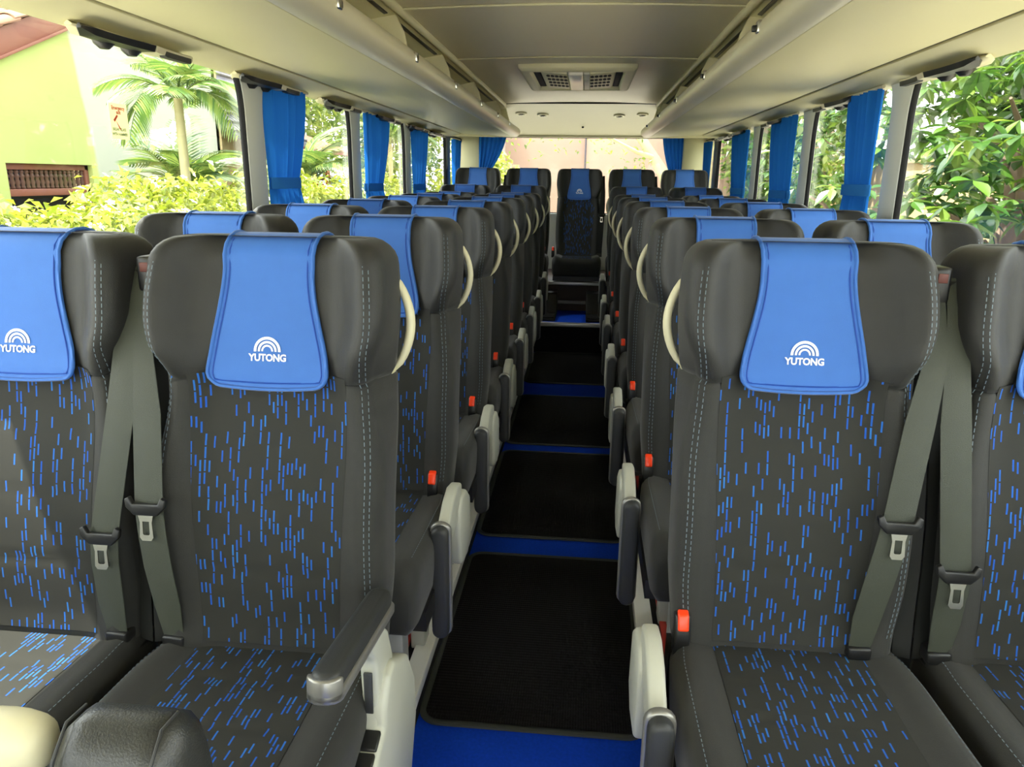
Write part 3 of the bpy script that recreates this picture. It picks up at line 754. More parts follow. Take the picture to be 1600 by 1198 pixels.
def belt_parts(parent, sg, tongue_z, dx0, dx1, shade, guide, twist=0.0):
    """shoulder belt: webbing from the guide down to the anchor, with its tongue; sg as in side_meshes"""
    I = lambda a: -sg * a
    zs = [1.115, 1.07, .98, .88, tongue_z + .012, tongue_z - .03, .62, .54, .475]
    pts = []; wd = []
    for z in zs:
        t = (1.115 - z) / .64
        x = I(dx0 + (dx1 - dx0) * ss(0, 1, t))
        y = yc(z) - .014 - .040 * sin(PI * min(1, t * 1.02)) ** .8 + .03 * (1 - t) ** 3
        pts.append((x, y, z)); wd.append(.020 + .030 * ss(0, .35, t) - .014 * ss(.86, 1.0, t))
    rows = []
    v = []; f = []
    for i, (x, y, z) in enumerate(pts):
        h = wd[i] / 2
        for k, u in enumerate((-1, -.5, 0, .5, 1)): v.append((x + u * h, y + (twist * u + .10 * (abs(u) - .5)) * h * .6, z))
    n_ = len(pts)
    for i in range(n_ - 1):
        for k in range(4): f.append((i * 5 + k, i * 5 + k + 1, i * 5 + k + 6, i * 5 + k + 5))
    b0 = len(v); v += [(p[0], p[1] + .0018, p[2]) for p in v]; f += [tuple(b0 + i for i in reversed(q)) for q in f]
    wb = obj('belt_webbing', mesh('belt_webbing', v, f, shade, angle=60), parent)
    # second strand running straight down beside it
    x2 = I(.210); v = []; f = []
    for z in lin(1.11, .45, 9):
        y = yc(z) + .012
        for u in (-1, 1): v.append((x2 + u * .014, y + u * sg * .004, z))
    f = [(2 * i, 2 * i + 1, 2 * i + 3, 2 * i + 2) for i in range(8)]; b0 = len(v); v += [(p[0], p[1] + .0018, p[2]) for p in v]; f += [tuple(b0 + i for i in reversed(q)) for q in f]
    obj('belt_return', mesh('belt_return', v, f, 'beltdark', angle=60), parent)
    # tongue
    i = zs.index(tongue_z + .012); tx, ty, tz = pts[i]
    tg = obj('belt_tongue', bev(prism('belt_tongue', [(-.034, .004), (-.036, .018), (-.028, .022), (-.022, .010), (.022, .010), (.028, .022), (.036, .018), (.034, .004), (.020, -.010), (-.020, -.010)], -.005, .005, 'y', 'black'), .002), parent, (tx, ty - .007, tz), (math.radians(-6), 0, 0))
    lp = []
    ro = [(-.0135, -.008), (.0135, -.008), (.0105, -.022), (.0120, -.048), (.008, -.054), (-.008, -.054), (-.0120, -.048), (-.0105, -.022)]
    ri = [(-.006, -.020), (.006, -.020), (.006, -.026), (.006, -.042), (.004, -.044), (-.004, -.044), (-.006, -.042), (-.006, -.026)]
    v = []; f = []
    for y in (-.0015, .0015):
        v += [(x, y, z) for x, z in ro] + [(x, y, z) for x, z in ri]
    n_ = 8
    for k in range(n_):
        j = (k + 1) % n_
        f += [(k, j, n_ + j, n_ + k), (16 + k, 16 + n_ + k, 16 + n_ + j, 16 + j), (k, 16 + k, 16 + j, j), (n_ + k, n_ + j, 16 + n_ + j, 16 + n_ + k)]
    obj('latch_plate', mesh('latch_plate', v, f, 'chrome', smooth=False), tg, (0, -.002, 0))
    if guide:
        gd = obj('belt_guide', bev(MB().box(-.016, .016, -.02, .03, -.035, .03).mesh('belt_guide', 'black'), .006), parent, (I(dx0), yc(1.1) + .015, 1.105))
        obj('guide_label', rbox('guide_label', -.008, .008, -.0215, -.019, .004, .020, 'guide_tag', .001), gd)
    obj('belt_anchor', bev(MB().box(-.02, .02, -.02, .02, -.012, .012).mesh('belt_anchor', 'black'), .004), parent, (I(dx1), .0, .468))
def seat(x, y, zbase, sg, label, group, aisle=True, folded=True, belt=None, detail=2, zs=1.0, handle=True, buckle_dx=.165):
    r = thing('passenger_seat', label, 'seat', (x, y, zbase), 0, group); r.scale = (1, 1, zs)
    q = SIDE[sg]
    b = obj('backrest', SM['backrest'], r); obj('centre_panel', SM['centre_panel'], r)['label'] = 'charcoal back panel woven with short blue dashes'
    h = obj('headrest', SM['headrest'], r)
    c = obj('head_cover', SM['head_cover'], r); c['label'] = 'bright blue head cover with white emblem'
    obj('piping', SM['piping'], c); obj('hem_stitch', SM['hem'], c)
    obj('emblem', SM['arches'], c)['label'] = 'white triple arch emblem'; obj('lettering', SM['letters'], c)['label'] = 'white lettering YUTONG'
    cu = obj('cushion', SM['cushion'], r, (-sg * (.007 if aisle else 0), 0, 0)); obj('cushion_panel', SM['cushion_panel'], cu)
    if detail > 1:
        tag(obj('stitching', SM['stitch'], b), kind='stuff'); tag(obj('cushion_stitching', SM['cstitch'], cu), kind='stuff')
    obj('seat_frame', SM['frame'], r)
    if aisle and handle:
        g_ = obj('grab_handle', q['handle'], r); g_['label'] = 'cream bowed grab handle'; obj('handle_plate', q['handle_plate'], g_)
    if aisle:
        k = obj('side_console', q['console' if folded else 'console_long'], r, (-.012, 0, 0))
        if not folded:
            obj('recline_button', q['button'], k); obj('recline_button', q['button2'], k); obj('rib', q['rib'], k)
            obj('rib', q['rib'], k, (-sg * .011, 0, 0))
        a = obj('armrest', q['arm'], r, (-.012, -.05, .46) if folded else (-.018, -.075, .40), (math.radians(90) if folded else math.radians(-8), 0, 0))
        obj('pad', q['pad'], a); obj('rim', q['rim'], a)
        if not folded: obj('end_cap', q['cap'], a); obj('recess', q['recess'], a)
        for yy in (-.24, .0): obj('leg', SM['leg'], r, (sg * .105, yy, 0))
    bk = obj('buckle', q['buckle'], r, (sg * buckle_dx, -.005, 0)); obj('release_button', q['redbutton'], bk)
    if belt: belt_parts(r, sg, *belt)
    return r
LX = (-.443, -.895); RX = (.466, .918)
def raise_of(k, n): return .045 if k == n - 1 else 0.0
WORDS = ['front', 'second', 'third', 'fourth', 'fifth', 'sixth', 'seventh', 'eighth']
for k in range(8):
    y = 1.09 + .69 * k; zb = PLAT + raise_of(k, 8); d = 2 if k < 3 else 1
    for i in (0, 1):
        nm = 'aisle' if i == 0 else 'window'
        lab = '%s seat in the %s row left of the aisle, charcoal with blue head cover' % (nm, WORDS[k])
        if k == 0 and i == 0: lab = 'front-row aisle seat left of the aisle with its armrest lowered for use'
        bl = None
        if k == 0: bl = (.715, .217, .175, 'belt', True) if i == 0 else (.660, .214, .170, 'belt', False)
        sg = 1 if i == 0 else -1
        seat(LX[i], y, zb, sg, lab, 'seats left of the aisle', i == 0, k != 0, bl, d, 1.0, True, .152 if i == 0 else .15)
for k in range(7):
    y = 1.197 + .78 * k; zb = PLAT + raise_of(k, 7); d = 2 if k < 3 else 1
    for i in (0, 1):
        nm = 'aisle' if i == 0 else 'window'
        lab = '%s seat in the %s row right of the aisle, charcoal with blue head cover' % (nm, WORDS[k])
        bl = None
        if k == 0: bl = (.705, .216, .128, 'belt', True) if i == 0 else (.625, .212, .190, 'belt', False)
        sg = -1 if i == 0 else 1
        seat(RX[i], y, zb, sg, lab, 'seats right of the aisle', i == 0, True, bl, d, 1.0, True, .182 if i == 0 else .15)
BEN = ['leftmost seat of the raised rear bench, charcoal with blue head cover', 'second seat from the left on the raised rear bench', 'middle seat of the rear bench facing straight down the aisle', 'second seat from the right on the raised rear bench', 'rightmost seat of the raised rear bench, charcoal with blue head cover']
for i in range(5):
    seat(.012 + .468 * (i - 2), 6.86, .229, 1 if i < 2 else -1, BEN[i], 'seats of the rear bench', False, True, (.78, .216, .20, 'beltdark', False) if i in (1, 2, 3) else None, 1, 1.077, True, .222 if i == 2 else .165)

# ------------------------------------------------------------------ aisle: mats, steps, foot boxes
def aisle_mat(y0, y1, label):
    r = thing('floor_mat', label, 'floor mat', (-.01, (y0 + y1) / 2, 0), 0, 'black aisle mats')
    hw, hl = .297, (y1 - y0) / 2
    ol = [(p[0], p[1]) for p in arch(-hw, hw, -hl, hl, .05)]
    obj('mat_surface', prism('mat_surface', ol, .001, .009, 'z', 'mat'), r)
    obj('bound_edge', tube('bound_edge', [(p[0], p[1], .007) for p in ol], .010, 'binding', n=6, closed=True, flat=.6), r)
for (a, b), l in zip(((1.615, 2.535), (2.69, 3.65), (3.77, 4.70), (5.03, 5.97)), ('nearest black ribbed mat in the aisle', 'second black ribbed aisle mat from the camera', 'third black ribbed aisle mat from the camera', 'farthest black ribbed aisle mat in front of the rear step')):
    aisle_mat(a, b, l)
st = tag(obj('step_1', rbox('step_1', -.33, .31, 6.0, 6.95, 0, .243, 'blackmatte', .004)), kind='structure')
obj('tread_carpet', rbox('tread_carpet', -.30, .285, 6.03, 6.62, .243, .252, 'carpet', .003), st)
obj('nosing', rbox('nosing', -.30, .285, 5.985, 6.03, .225, .256, 'alu', .004), st)
st2 = tag(obj('step_2', rbox('step_2', WL, WR, 6.62, YB - .05, .13, .50, 'brown', .004)), kind='structure')
obj('nosing', rbox('nosing', -.31, .29, 6.60, 6.65, .485, .512, 'alu', .004), st2)
obj('kick_strip', rbox('kick_strip', -.145, .105, 6.60, 6.625, .315, .345, 'steel', .003), st2)
for x0, x1, l in ((-.30, -.145, 'black plastic foot box on the rear step, left side'), (.11, .28, 'black plastic foot box on the rear step, right side')):
    fb = thing('foot_box', l, 'foot box', ((x0 + x1) / 2, 6.33, .252), 0, 'foot boxes on the rear step'); h = (x1 - x0) / 2
    obj('body', prism('body', [(-.26, 0), (.26, 0), (.26, .19), (.10, .19), (-.02, .03), (-.26, .022)], -h, h, 'x', 'black', .006), fb)
    obj('tread', rbox('tread', -h + .012, h - .012, -.245, -.04, .024, .030, 'blackmatte', .002), fb)

# ------------------------------------------------------------------ curtains
def curtain(x, y0, y1, axis, ztop_, ztie, zbot, gather, label, group, seed):
    """pleated curtain hanging between y0 and y1 (or x0/x1 for the rear window), tied back towards y0 at ztie"""
    rn = random.Random(seed); n = 41; zs = lin(ztop_, ztie + .03, 9) + [ztie, ztie - .04, ztie - .12, zbot]
    ph = rn.random() * 6; K = 5 + rn.randint(0, 1)
    rows = []
    tie = None
    for z in zs:
        t = (ztop_ - z) / (ztop_ - ztie) if z >= ztie else 1 - .55 * min(1, (ztie - z) / .2)
        wv = 1 - (1 - gather) * max(0, t) ** 1.6
        amp = .020 * (1 - .35 * max(0, t))
        row = []
        for i in range(n):
            u = i / (n - 1); s = y0 + (y1 - y0) * u * wv
            d = amp * sin(2 * PI * K * u + ph + .5 * sin(3 * u + z * 2)) + amp * .4 * sin(2 * PI * 2.3 * u + ph * 2)
            row.append((x + d, s, z) if axis == 'y' else (s, x + d, z))
        rows.append(row)
    r = thing('curtain', label, 'curtain', (0, 0, 0), 0, group)
    cm = grid('cloth', rows, 'curtain')
    obj('cloth', cm, r)
    wv = gather; a = y0 - .008 * (1 if y1 > y0 else -1); b = y0 + (y1 - y0) * wv * 1.03
    path = [(x + .027 * cos(t), (a + b) / 2 + (b - a) / 2 * sin(t)) for t in lin(0, 2 * PI, 25)[:-1]]
    v = []
    for z in (ztie - .022, ztie + .022):
        v += [((p[0], p[1], z) if axis == 'y' else (p[1], p[0], z)) for p in path]
    f = [(k, (k + 1) % 24, 24 + (k + 1) % 24, 24 + k) for k in range(24)]
    obj('tie_band', mesh('tie_band', v, f, 'curtain_tie'), r)
    for zz in (ztop_,):
        pa, pb = (y0 - .01, y1 + .01) if y1 > y0 else (y1 - .01, y0 + .01)
        pth = [(x, pa, zz + .006), (x, pb, zz + .006)] if axis == 'y' else [(pa, x, zz + .006), (pb, x, zz + .006)]
        obj('rail', tube('rail', pth, .007, 'nose', n=8, up=(0, 0, 1)), r)
xl, xr = WL + .035, WR - .045
for i, (a, b, tz) in enumerate(((2.93, 3.36, 1.37), (4.21, 4.74, 1.34), (5.42, 5.95, 1.33), (7.05, 7.42, 1.33))):
    curtain(xl, a, b, 'y', 1.742, tz, 1.02, .66, 'blue tied curtain at the left windows, %s from the camera' % ORD[i], 'blue curtains at the left windows', i)
for i, (a, b, tz) in enumerate(((3.09, 3.46, 1.37), (4.26, 4.80, 1.33), (5.48, 6.05, 1.33), (7.13, 7.42, 1.33))):
    curtain(xr, a, b, 'y', 1.742, tz, 1.02, .80, 'blue tied curtain at the right windows, %s from the camera' % ORD[i], 'blue curtains at the right windows', 10 + i)
curtain(YB - .13, RW0 - .02, RW0 + .26, 'x', 1.83, 1.44, 1.05, .36, 'blue curtain gathered at the left end of the rear window', 'blue curtains at the rear window', 21)
curtain(YB - .13, RW1 + .0, RW1 - .20, 'x', 1.83, 1.44, 1.05, .55, 'blue curtain gathered at the right end of the rear window', 'blue curtains at the rear window', 22)

# ------------------------------------------------------------------ low seat back and handle in the near left corner
def near_seat():
    r = thing('guide_seat', 'black leatherette seat back with cream grip in the near left corner', 'seat', (-.298, .50, PLAT))
    loops = []
    pl = [(-.06, .10), (-.055, .50), (-.045, .74), (-.030, .795), (-.008, .816), (.020, .814), (.042, .795), (.056, .72), (.062, .50), (.065, .10)]
    for x in lin(-.056, .056, 13):
        e = .056 - abs(x); ins = .022 * (1 - min(1, e / .024)) ** 2
        cy_, cz_ = .005, .50
        loops.append([(x + (.012 if p[1] < .7 else 0) * (1 if x > 0 else -1), cy_ + (p[0] - cy_) * (1 - ins / .07), cz_ + (p[1] - cz_) * (1 - ins / .34)) for p in pl])
    bk = obj('backrest', loft('backrest', loops, 'leatherette', angle=50), r)
    for xx in (-.046, .040):
        obj('seam', tube('seam', [(xx, -.054, .50), (xx, -.046, .735), (xx, -.031, .793), (xx, -.008, .8145), (xx, .018, .812)], .0014, 'darkpad', n=6), bk)
    obj('cushion', rbox('cushion', -.06, .06, -.36, -.06, .34, .44, 'leatherette', .03, 3), r)
    obj('leg', rbox('leg', -.04, .03, -.2, .0, 0, .36, 'steel', .006), r)
    loops = []
    for t in lin(0, 1, 15):
        a = PI * t; rr = max(.02, sin(a) ** .55)
        loops.append([(-.145 + .075 * -cos(a), .0 + .030 * rr * cos(b), .772 + .012 * -cos(a) + .036 * rr * sin(b)) for b in lin(0, 2 * PI, 21)[:-1]])
    obj('grip', loft('grip', loops, 'cream'), r)['label'] = 'cream rounded plastic grip'
    obj('grip_bar', tube('grip_bar', [(-.19, .0, .75), (-.18, .01, .6), (-.14, .01, .46), (-.05, .01, .42)], .016, 'cream', n=10), r)
near_seat()

# ------------------------------------------------------------------ emergency sticker on the nearest left window
def sticker():
    x = WL - .018
    r = thing('window_sticker', 'small pale emergency sticker with a red hammer on the nearest left window', 'sticker', (x, 2.048, 1.538))
    r.scale = (1, .88, .92)
    def plate(name, y0, y1, z0, z1, m, off): return obj(name, MB().box(off, off + .0004, y0, y1, z0, z1).mesh(name, m, smooth=False), r)
    plate('film', -.046, .046, -.050, .052, 'sticker', 0)
    def txt(body, size, y, z, m):
        tm = text_mesh(body, size, 0, m); tm.materials.clear(); tm.materials.append(MT[m])
        for q in tm.vertices: q.co = (.0006, q.co.x + y, q.co.y + z)
        obj('lettering', tm, r)
    txt('Emergency', .0155, 0, .034, 'st_red'); txt('exit', .0155, 0, .022, 'st_red')
    txt('BREAK GLASS', .0115, -.004, -.026, 'st_green'); txt('WITH HAMMER', .0115, -.004, -.040, 'st_green')
    v = [(0, .0), (.006, -.002), (.020, -.020), (.014, -.022)]
    hm = MB()
    def poly(pts): hm.add([(.0006, a, b) for a, b in pts], [tuple(range(len(pts)))])
    poly([(-.030, .004), (-.024, -.002), (-.004, .016), (-.010, .020)]); poly([(-.020, .006), (-.014, .000), (.006, -.022), (-.002, -.022)])
    obj('hammer_mark', hm.mesh('hammer_mark', 'st_red', smooth=False), r)
MT['sticker'] = cloth_material('pale_film', S(232, 226, 196), .5)
MT['st_red'] = mat('faded_red_print', S(226, 96, 70), .6); MT['st_green'] = mat('faded_green_print', S(110, 160, 100), .6)
sticker()

# ================================================================== outside
tag(obj('ground', MB().box(-60, 60, -40, 80, GROUND - .1, GROUND).mesh('ground', 'ground', smooth=False)), kind='structure')

def leaf_geo(L_, wd, fold=.25, n=4):
    """pointed leaf along +x, folded on its midrib"""
    v = []; f = []
    prof = [0, .55, 1.0, .92, .55, 0][:n + 2] if n == 4 else [0, 1, .8, 0]
    m_ = len(prof) - 1
    for i, p in enumerate(prof):
        x = L_ * i / m_; dz = -.18 * L_ * (i / m_) ** 2
        h = wd * p / 2
        v += [(x, -h, dz + h * fold), (x, 0, dz), (x, h, dz + h * fold)]
    for i in range(m_):
        f += [(3 * i, 3 * i + 1, 3 * i + 4, 3 * i + 3), (3 * i + 1, 3 * i + 2, 3 * i + 5, 3 * i + 4)]
    return v, f
def leaf_small(L_, wd):
    return [(0, 0, 0), (L_ * .5, -wd / 2, .12 * L_), (L_, 0, -.1 * L_), (L_ * .5, wd / 2, .12 * L_)], [(0, 1, 2), (0, 2, 3)]
def rot_mat(rn, tilt=1.0, face=None):
    az = rn.uniform(0, 2 * PI); el = rn.gauss(-.35, .45) * tilt; ro = rn.gauss(0, .5)
    return Matrix.Rotation(az, 3, 'Z') @ Matrix.Rotation(-el, 3, 'Y') @ Matrix.Rotation(ro, 3, 'X')
def leaf_cloud(name, m, count, place, size, asp=.45, seed=1, small=True, tilt=1.0):
    rn = random.Random(seed); v = []; f = []
    for _ in range(count):
        p = Vector(place(rn)); L_ = size * rn.uniform(.65, 1.3); g_ = leaf_small(L_, L_ * asp) if small else leaf_geo(L_, L_ * asp)
        R = rot_mat(rn, tilt); n = len(v)
        v += [tuple(p + R @ Vector(q)) for q in g_[0]]; f += [tuple(i + n for i in q) for q in g_[1]]
    return mesh(name, v, f, m, smooth=False)
# --- hedge along the left windows
def hedge():
    r = thing('flowering_hedge', 'yellow-green clipped hedge dotted with white flowers outside the left windows', 'hedge', (-3.4, 5.6, GROUND))
    def pl(rn):
        y = rn.uniform(-3.6, 6.4); b = .13 * sin(y * 2.1 + 1) + .08 * sin(y * 5.3); h = 2.17 + b
        if rn.random() < .55: return (rn.uniform(-.5, .5), y, h - abs(rn.gauss(0, .07)) + (.16 * rn.random() if rn.random() < .12 else 0))
        return (.5 + rn.gauss(0, .05) if rn.random() < .8 else -.5, y, rn.uniform(.6, h))
    tag(obj('foliage', leaf_cloud('foliage', 'leaf_hedge', 16000, pl, .085, .5, 3), r), kind='stuff')
    rn = random.Random(5)
    fl = MB()
    for k in range(5):
        a = 2 * PI * k / 5; c, s_ = cos(a), sin(a)
        fl.add([(0, 0, 0), (c * .02 - s_ * .009, s_ * .02 + c * .009, .006), (c * .034, s_ * .034, .004), (c * .02 + s_ * .009, s_ * .02 - c * .009, .006)], [(0, 1, 2, 3)])
    fm = fl.mesh('flower', 'petal', smooth=False)
    for k in range(90):
        y = rn.uniform(-1.9, 3.6); h = 2.17 + .13 * sin(y * 2.1 + 1) + .08 * sin(y * 5.3)
        obj('flower', fm, r, (rn.uniform(-.4, .54), y, h + rn.uniform(-.05, .06)), (rn.uniform(-.3, .5), rn.uniform(.2, 1.0), 0))
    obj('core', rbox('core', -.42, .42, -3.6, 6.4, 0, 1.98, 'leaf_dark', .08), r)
    for y in lin(-3.4, 6.2, 9): obj('stem', tube('stem', [(0, y, 0), (.02, y + .03, 1.2)], .03, 'bark2', n=6), r)
hedge()
# --- palms
def frond_mesh(name, L_, droop, nl, ll, wd, m='leaf_palm', seed=0):
    rn = random.Random(seed); v = []; f = []
    def rach(t): return Vector((L_ * t * (1 - .25 * droop * t), 0, L_ * (.55 * t - droop * t * t)))
    vv, ff = tube_geo([rach(t) for t in lin(0, 1, 10)], [.016 * (1 - .85 * t) for t in lin(0, 1, 10)], n=5, up=(0, 1, 0)); v += vv; f += ff
    for i in range(nl):
        t = .14 + .86 * i / (nl - 1); p = rach(t); d = (rach(min(1, t + .02)) - rach(t - .02)).normalized()
        for s in (-1, 1):
            l = ll * (sin(PI * min(1, .12 + t * .86)) ** .6) * rn.uniform(.85, 1.1)
            side = Vector((0, s, 0)); ax = (side * .85 + d * .75 + Vector((0, 0, .22))).normalized(); nrm = Vector((0, 0, 1)); wv = ax.cross(nrm).normalized()
            pts = []
            for k, u in enumerate((0, .35, .7, 1)):
                c = p + ax * (l * u) + Vector((0, 0, -.45 * l * u * u)); h = wd * (.6, 1, .7, .05)[k] / 2
                pts += [c - wv * h, c + wv * h]
            n = len(v); v += pts; f += [(n, n + 1, n + 3, n + 2), (n + 2, n + 3, n + 5, n + 4), (n + 4, n + 5, n + 7, n + 6)]
    return mesh(name, v, f, m, smooth=False)
FM = [frond_mesh('frond', 1.0, .62, 26, .36, .026, seed=1), frond_mesh('frond', 1.0, .95, 26, .40, .026, seed=2), frond_mesh('frond', 1.0, .35, 24, .34, .026, seed=3)]
def palm(loc, h, L_, nf, label, seed, trunk=.05, lean=(0, 0), name='palm_tree', up=.0):
    rn = random.Random(seed); r = thing(name, label, 'palm', loc)
    top = Vector((lean[0], lean[1], h))
    if trunk: obj('trunk', tube('trunk', [(lean[0] * t * t, lean[1] * t * t, h * t) for t in lin(0, 1, 8)], [trunk * (1.25 - .4 * t) for t in lin(0, 1, 8)], 'bark', n=10), r)
    for k in range(nf):
        a = 2 * PI * k / nf * 1.0 + rn.uniform(-.25, .25); el = rn.uniform(-.25, .75) + up; s = L_ * rn.uniform(.8, 1.15)
        o = obj('frond', FM[rn.randrange(3)], r, top, (0, 0, 0), (s, s, s)); o.rotation_euler = (rn.uniform(-.3, .3), -el, a)
palm((-4.42, 8.2, GROUND), 3.2, .95, 22, 'slender pale-trunked palm in front of the lime-green house', 11, .055)
palm((-4.9, 9.0, GROUND), 2.1, 1.05, 16, 'bushy young palm spreading at the foot of the slender palm', 12, .05, up=.35)
palm((-5.3, 14.1, GROUND), 2.2, 1.5, 18, 'arching palm seen through the second left window', 13, .06, up=.2)
palm((-6.2, 24.0, GROUND), 3.4, 1.7, 16, 'distant palm seen between the second and third left curtains', 14, .08)
# --- lime-green house
def house():
    r = thing('house', 'lime-green and white house with brown gable board and tiled roof', 'house', (0, 0, 0))
    x = -6.415
    def zg(y): return 2.93 + .42 * (y - 8.2)
    pts = [(6.6, GROUND), (13.1, GROUND), (13.1, zg(13.1)), (6.6, zg(6.6))]
    # wall with a real window opening: four blocks round the hole
    wy0, wy1, wz0, wz1 = 8.0, 9.5, .62, 1.50
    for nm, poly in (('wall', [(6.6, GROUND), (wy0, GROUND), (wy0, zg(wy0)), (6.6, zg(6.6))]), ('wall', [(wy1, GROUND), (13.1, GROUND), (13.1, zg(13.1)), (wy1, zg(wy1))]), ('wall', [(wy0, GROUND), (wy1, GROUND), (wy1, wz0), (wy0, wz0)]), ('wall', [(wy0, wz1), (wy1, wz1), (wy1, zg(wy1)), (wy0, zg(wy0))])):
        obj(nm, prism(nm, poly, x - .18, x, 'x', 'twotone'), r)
    obj('end_wall', MB().box(-12.5, x, 13.0, 13.18, GROUND, 4.4).mesh('end_wall', 'cream_wall', smooth=False), r)
    wn = obj('window', prism('window', [(wy0, wz0), (wy1, wz0), (wy1, wz1), (wy0, wz1)], x - .30, x - .28, 'x', 'darkhole'), r)
    for a, b, c, d in ((wy0, wy1, wz1 - .07, wz1), (wy0, wy1, 1.13, 1.21), (wy0, wy0 + .06, wz0, wz1), (wy1 - .07, wy1, wz0, wz1)):
        obj('frame_rail', rbox('frame_rail', x - .14, x - .06, a, b, c, d, 'house_brown', .006), wn)
    prof = [(.014, 0), (.026, .02), (.018, .05), (.03, .08), (.018, .12), (.03, .15), (.018, .18), (.026, .20), (.014, .23)]
    bm_ = mesh('baluster', *revolve(prof, 8), m='wood')
    for k in range(17): obj('baluster', bm_, wn, (x - .10, wy0 + .10 + k * (wy1 - wy0 - .2) / 16, 1.205))
    # gable board and roof
    def roofpoly(y0, y1, o0, o1): return [(y0, zg(y0) + o0), (y1, zg(y1) + o0), (y1, zg(y1) + o1), (y0, zg(y0) + o1)]
    obj('gable_board', prism('gable_board', roofpoly(5.8, 12.6, -.27, .0), x + .02, x + .06, 'x', 'house_brown', .004), r)
    obj('board_trim', prism('board_trim', roofpoly(5.8, 12.6, -.30, -.265), x + .01, x + .085, 'x', 'house_brown', .004), r)
    rf_ = obj('roof', prism('roof', roofpoly(5.8, 12.6, -.04, .02), -12.5, x + .03, 'x', 'darkroof'), r)
    # barrel tiles: seen one by one near the verge
    v = []; f = []
    for i, (yy, lift) in enumerate(((0, .03), (.40, .0))):
        for k in range(9):
            a = PI * k / 8; v.append((.115 * cos(a), yy, lift + .062 * sin(a)))
    for k in range(8): f.append((k, k + 1, 9 + k + 1, 9 + k))
    n = len(v); v += [(p[0] * .88, p[1], p[2] - .014) for p in v]; f += [tuple(n + i for i in reversed(q)) for q in f]
    f += [(k, n + k, n + k + 1, k + 1) for k in range(8)]
    tm = mesh('tile', v, f, 'tile')
    sl = math.atan(.42); rn = random.Random(2)
    for j in range(22):
        y = 6.4 + j * .30 * cos(sl)
        for i in range(13):
            obj('tile', tm, rf_, (x + .02 - i * .225 + rn.uniform(-.012, .012), y, zg(y) + .03 + rn.uniform(-.006, .006)), (sl, 0, rn.uniform(-.04, .04)))
house()
def dark_house():
    r = thing('far_house', 'far house with dark tiled roof behind the slender palm', 'house', (-6.6, 15.0, GROUND + .0))
    obj('wall', MB().box(-3.5, -.1, -1.4, 1.6, 0, 3.4).mesh('wall', 'cream_wall', smooth=False), r)
    rf_ = obj('roof', prism('roof', [(-1.9, 5.2), (-.2, 3.6), (.35, 3.1), (.35, 3.03), (-1.9, 5.1)], -1.7, 2.0, 'y', 'darkroof'), r)
    obj('gable_board', prism('gable_board', [(-1.9, 5.22), (.36, 3.11), (.36, 2.95), (-1.9, 5.04)], 2.0, 2.05, 'y', 'house_brown'), r)
    tmn = rbox('tile_course', -.02, .02, -1.7, 2.0, -.012, .03, 'darkroof', .004)
    for k in range(12):
        t = k / 11; obj('tile_course', tmn, rf_, (.30 - 2.1 * t, 0, 3.17 + 1.95 * t), (0, math.radians(42), 0))
dark_house()
def shed():
    r = thing('garden_shed', 'low brown-roofed shed among foliage seen through the second left window', 'shed', (-6.6, 18.3, GROUND))
    obj('roof', prism('roof', [(-2.0, 3.75), (.3, 3.02), (.3, 2.92), (-2.0, 3.6)], -1.0, 2.6, 'y', 'house_brown', .01), r)
    for a in ((.05, -.8), (.05, 2.3), (-1.8, 2.3), (-1.8, -.8)): obj('post', rbox('post', a[0] - .06, a[0] + .06, a[1] - .06, a[1] + .06, 0, 3.0, 'wood', .005), r)
    obj('back_panel', rbox('back_panel', -1.9, -1.8, -.8, 2.3, 0, 3.0, 'wood', .005), r)
shed()
def crate(loc, label):
    r = thing('plastic_crate', label, 'crate', loc, .2, 'red crates outside the left windows')
    for z in (0.0, .13, .26): 
        m_ = MB(); w_, d_ = .26, .19
        m_.box(-w_, w_, -d_, -d_ + .02, z, z + .05).box(-w_, w_, d_ - .02, d_, z, z + .05).box(-w_, -w_ + .02, -d_, d_, z, z + .05).box(w_ - .02, w_, -d_, d_, z, z + .05)
        obj('rim', m_.mesh('rim', 'crate', smooth=False), r)
    for sx in (-.25, 0, .25):
        for sy in (-.18, .18): obj('upright', rbox('upright', sx - .02, sx + .02, sy - .01, sy + .01, 0, .31, 'crate', .002), r)
    obj('base', rbox('base', -.25, .25, -.18, .18, 0, .02, 'crate', .002), r)
tb = thing('outdoor_table', 'low wooden table carrying red crates and a pale tub outside', 'table', (-5.35, 15.3, GROUND))
obj('tabletop', rbox('tabletop', -.5, .5, -1.0, 1.2, 1.83, 1.88, 'wood', .006), tb)
for sx in (-.42, .42):
    for sy in (-.9, 1.1): obj('leg', rbox('leg', sx - .04, sx + .04, sy - .04, sy + .04, 0, 1.83, 'wood', .004), tb)
crate((-5.3, 14.7, GROUND + 1.882), 'red plastic crate on the outdoor table behind the palm, lower of two')
crate((-5.3, 14.7, GROUND + 2.194), 'red plastic crate stacked on another on the outdoor table')
def tub():
    r = thing('water_tub', 'pale blue tub with white lid on the outdoor table', 'tub', (-5.25, 15.8, GROUND + 1.882))
    obj('body', mesh('body', *revolve([(.14, 0), (.2, .02), (.23, .4), (.22, .48), (.05, .49)], 18), m='barrel'), r)
    obj('lid', mesh('lid', *revolve([(.24, .47), (.25, .49), (.24, .54), (.1, .56), (.0, .565)], 18), m='whiteplastic'), r)
tub()
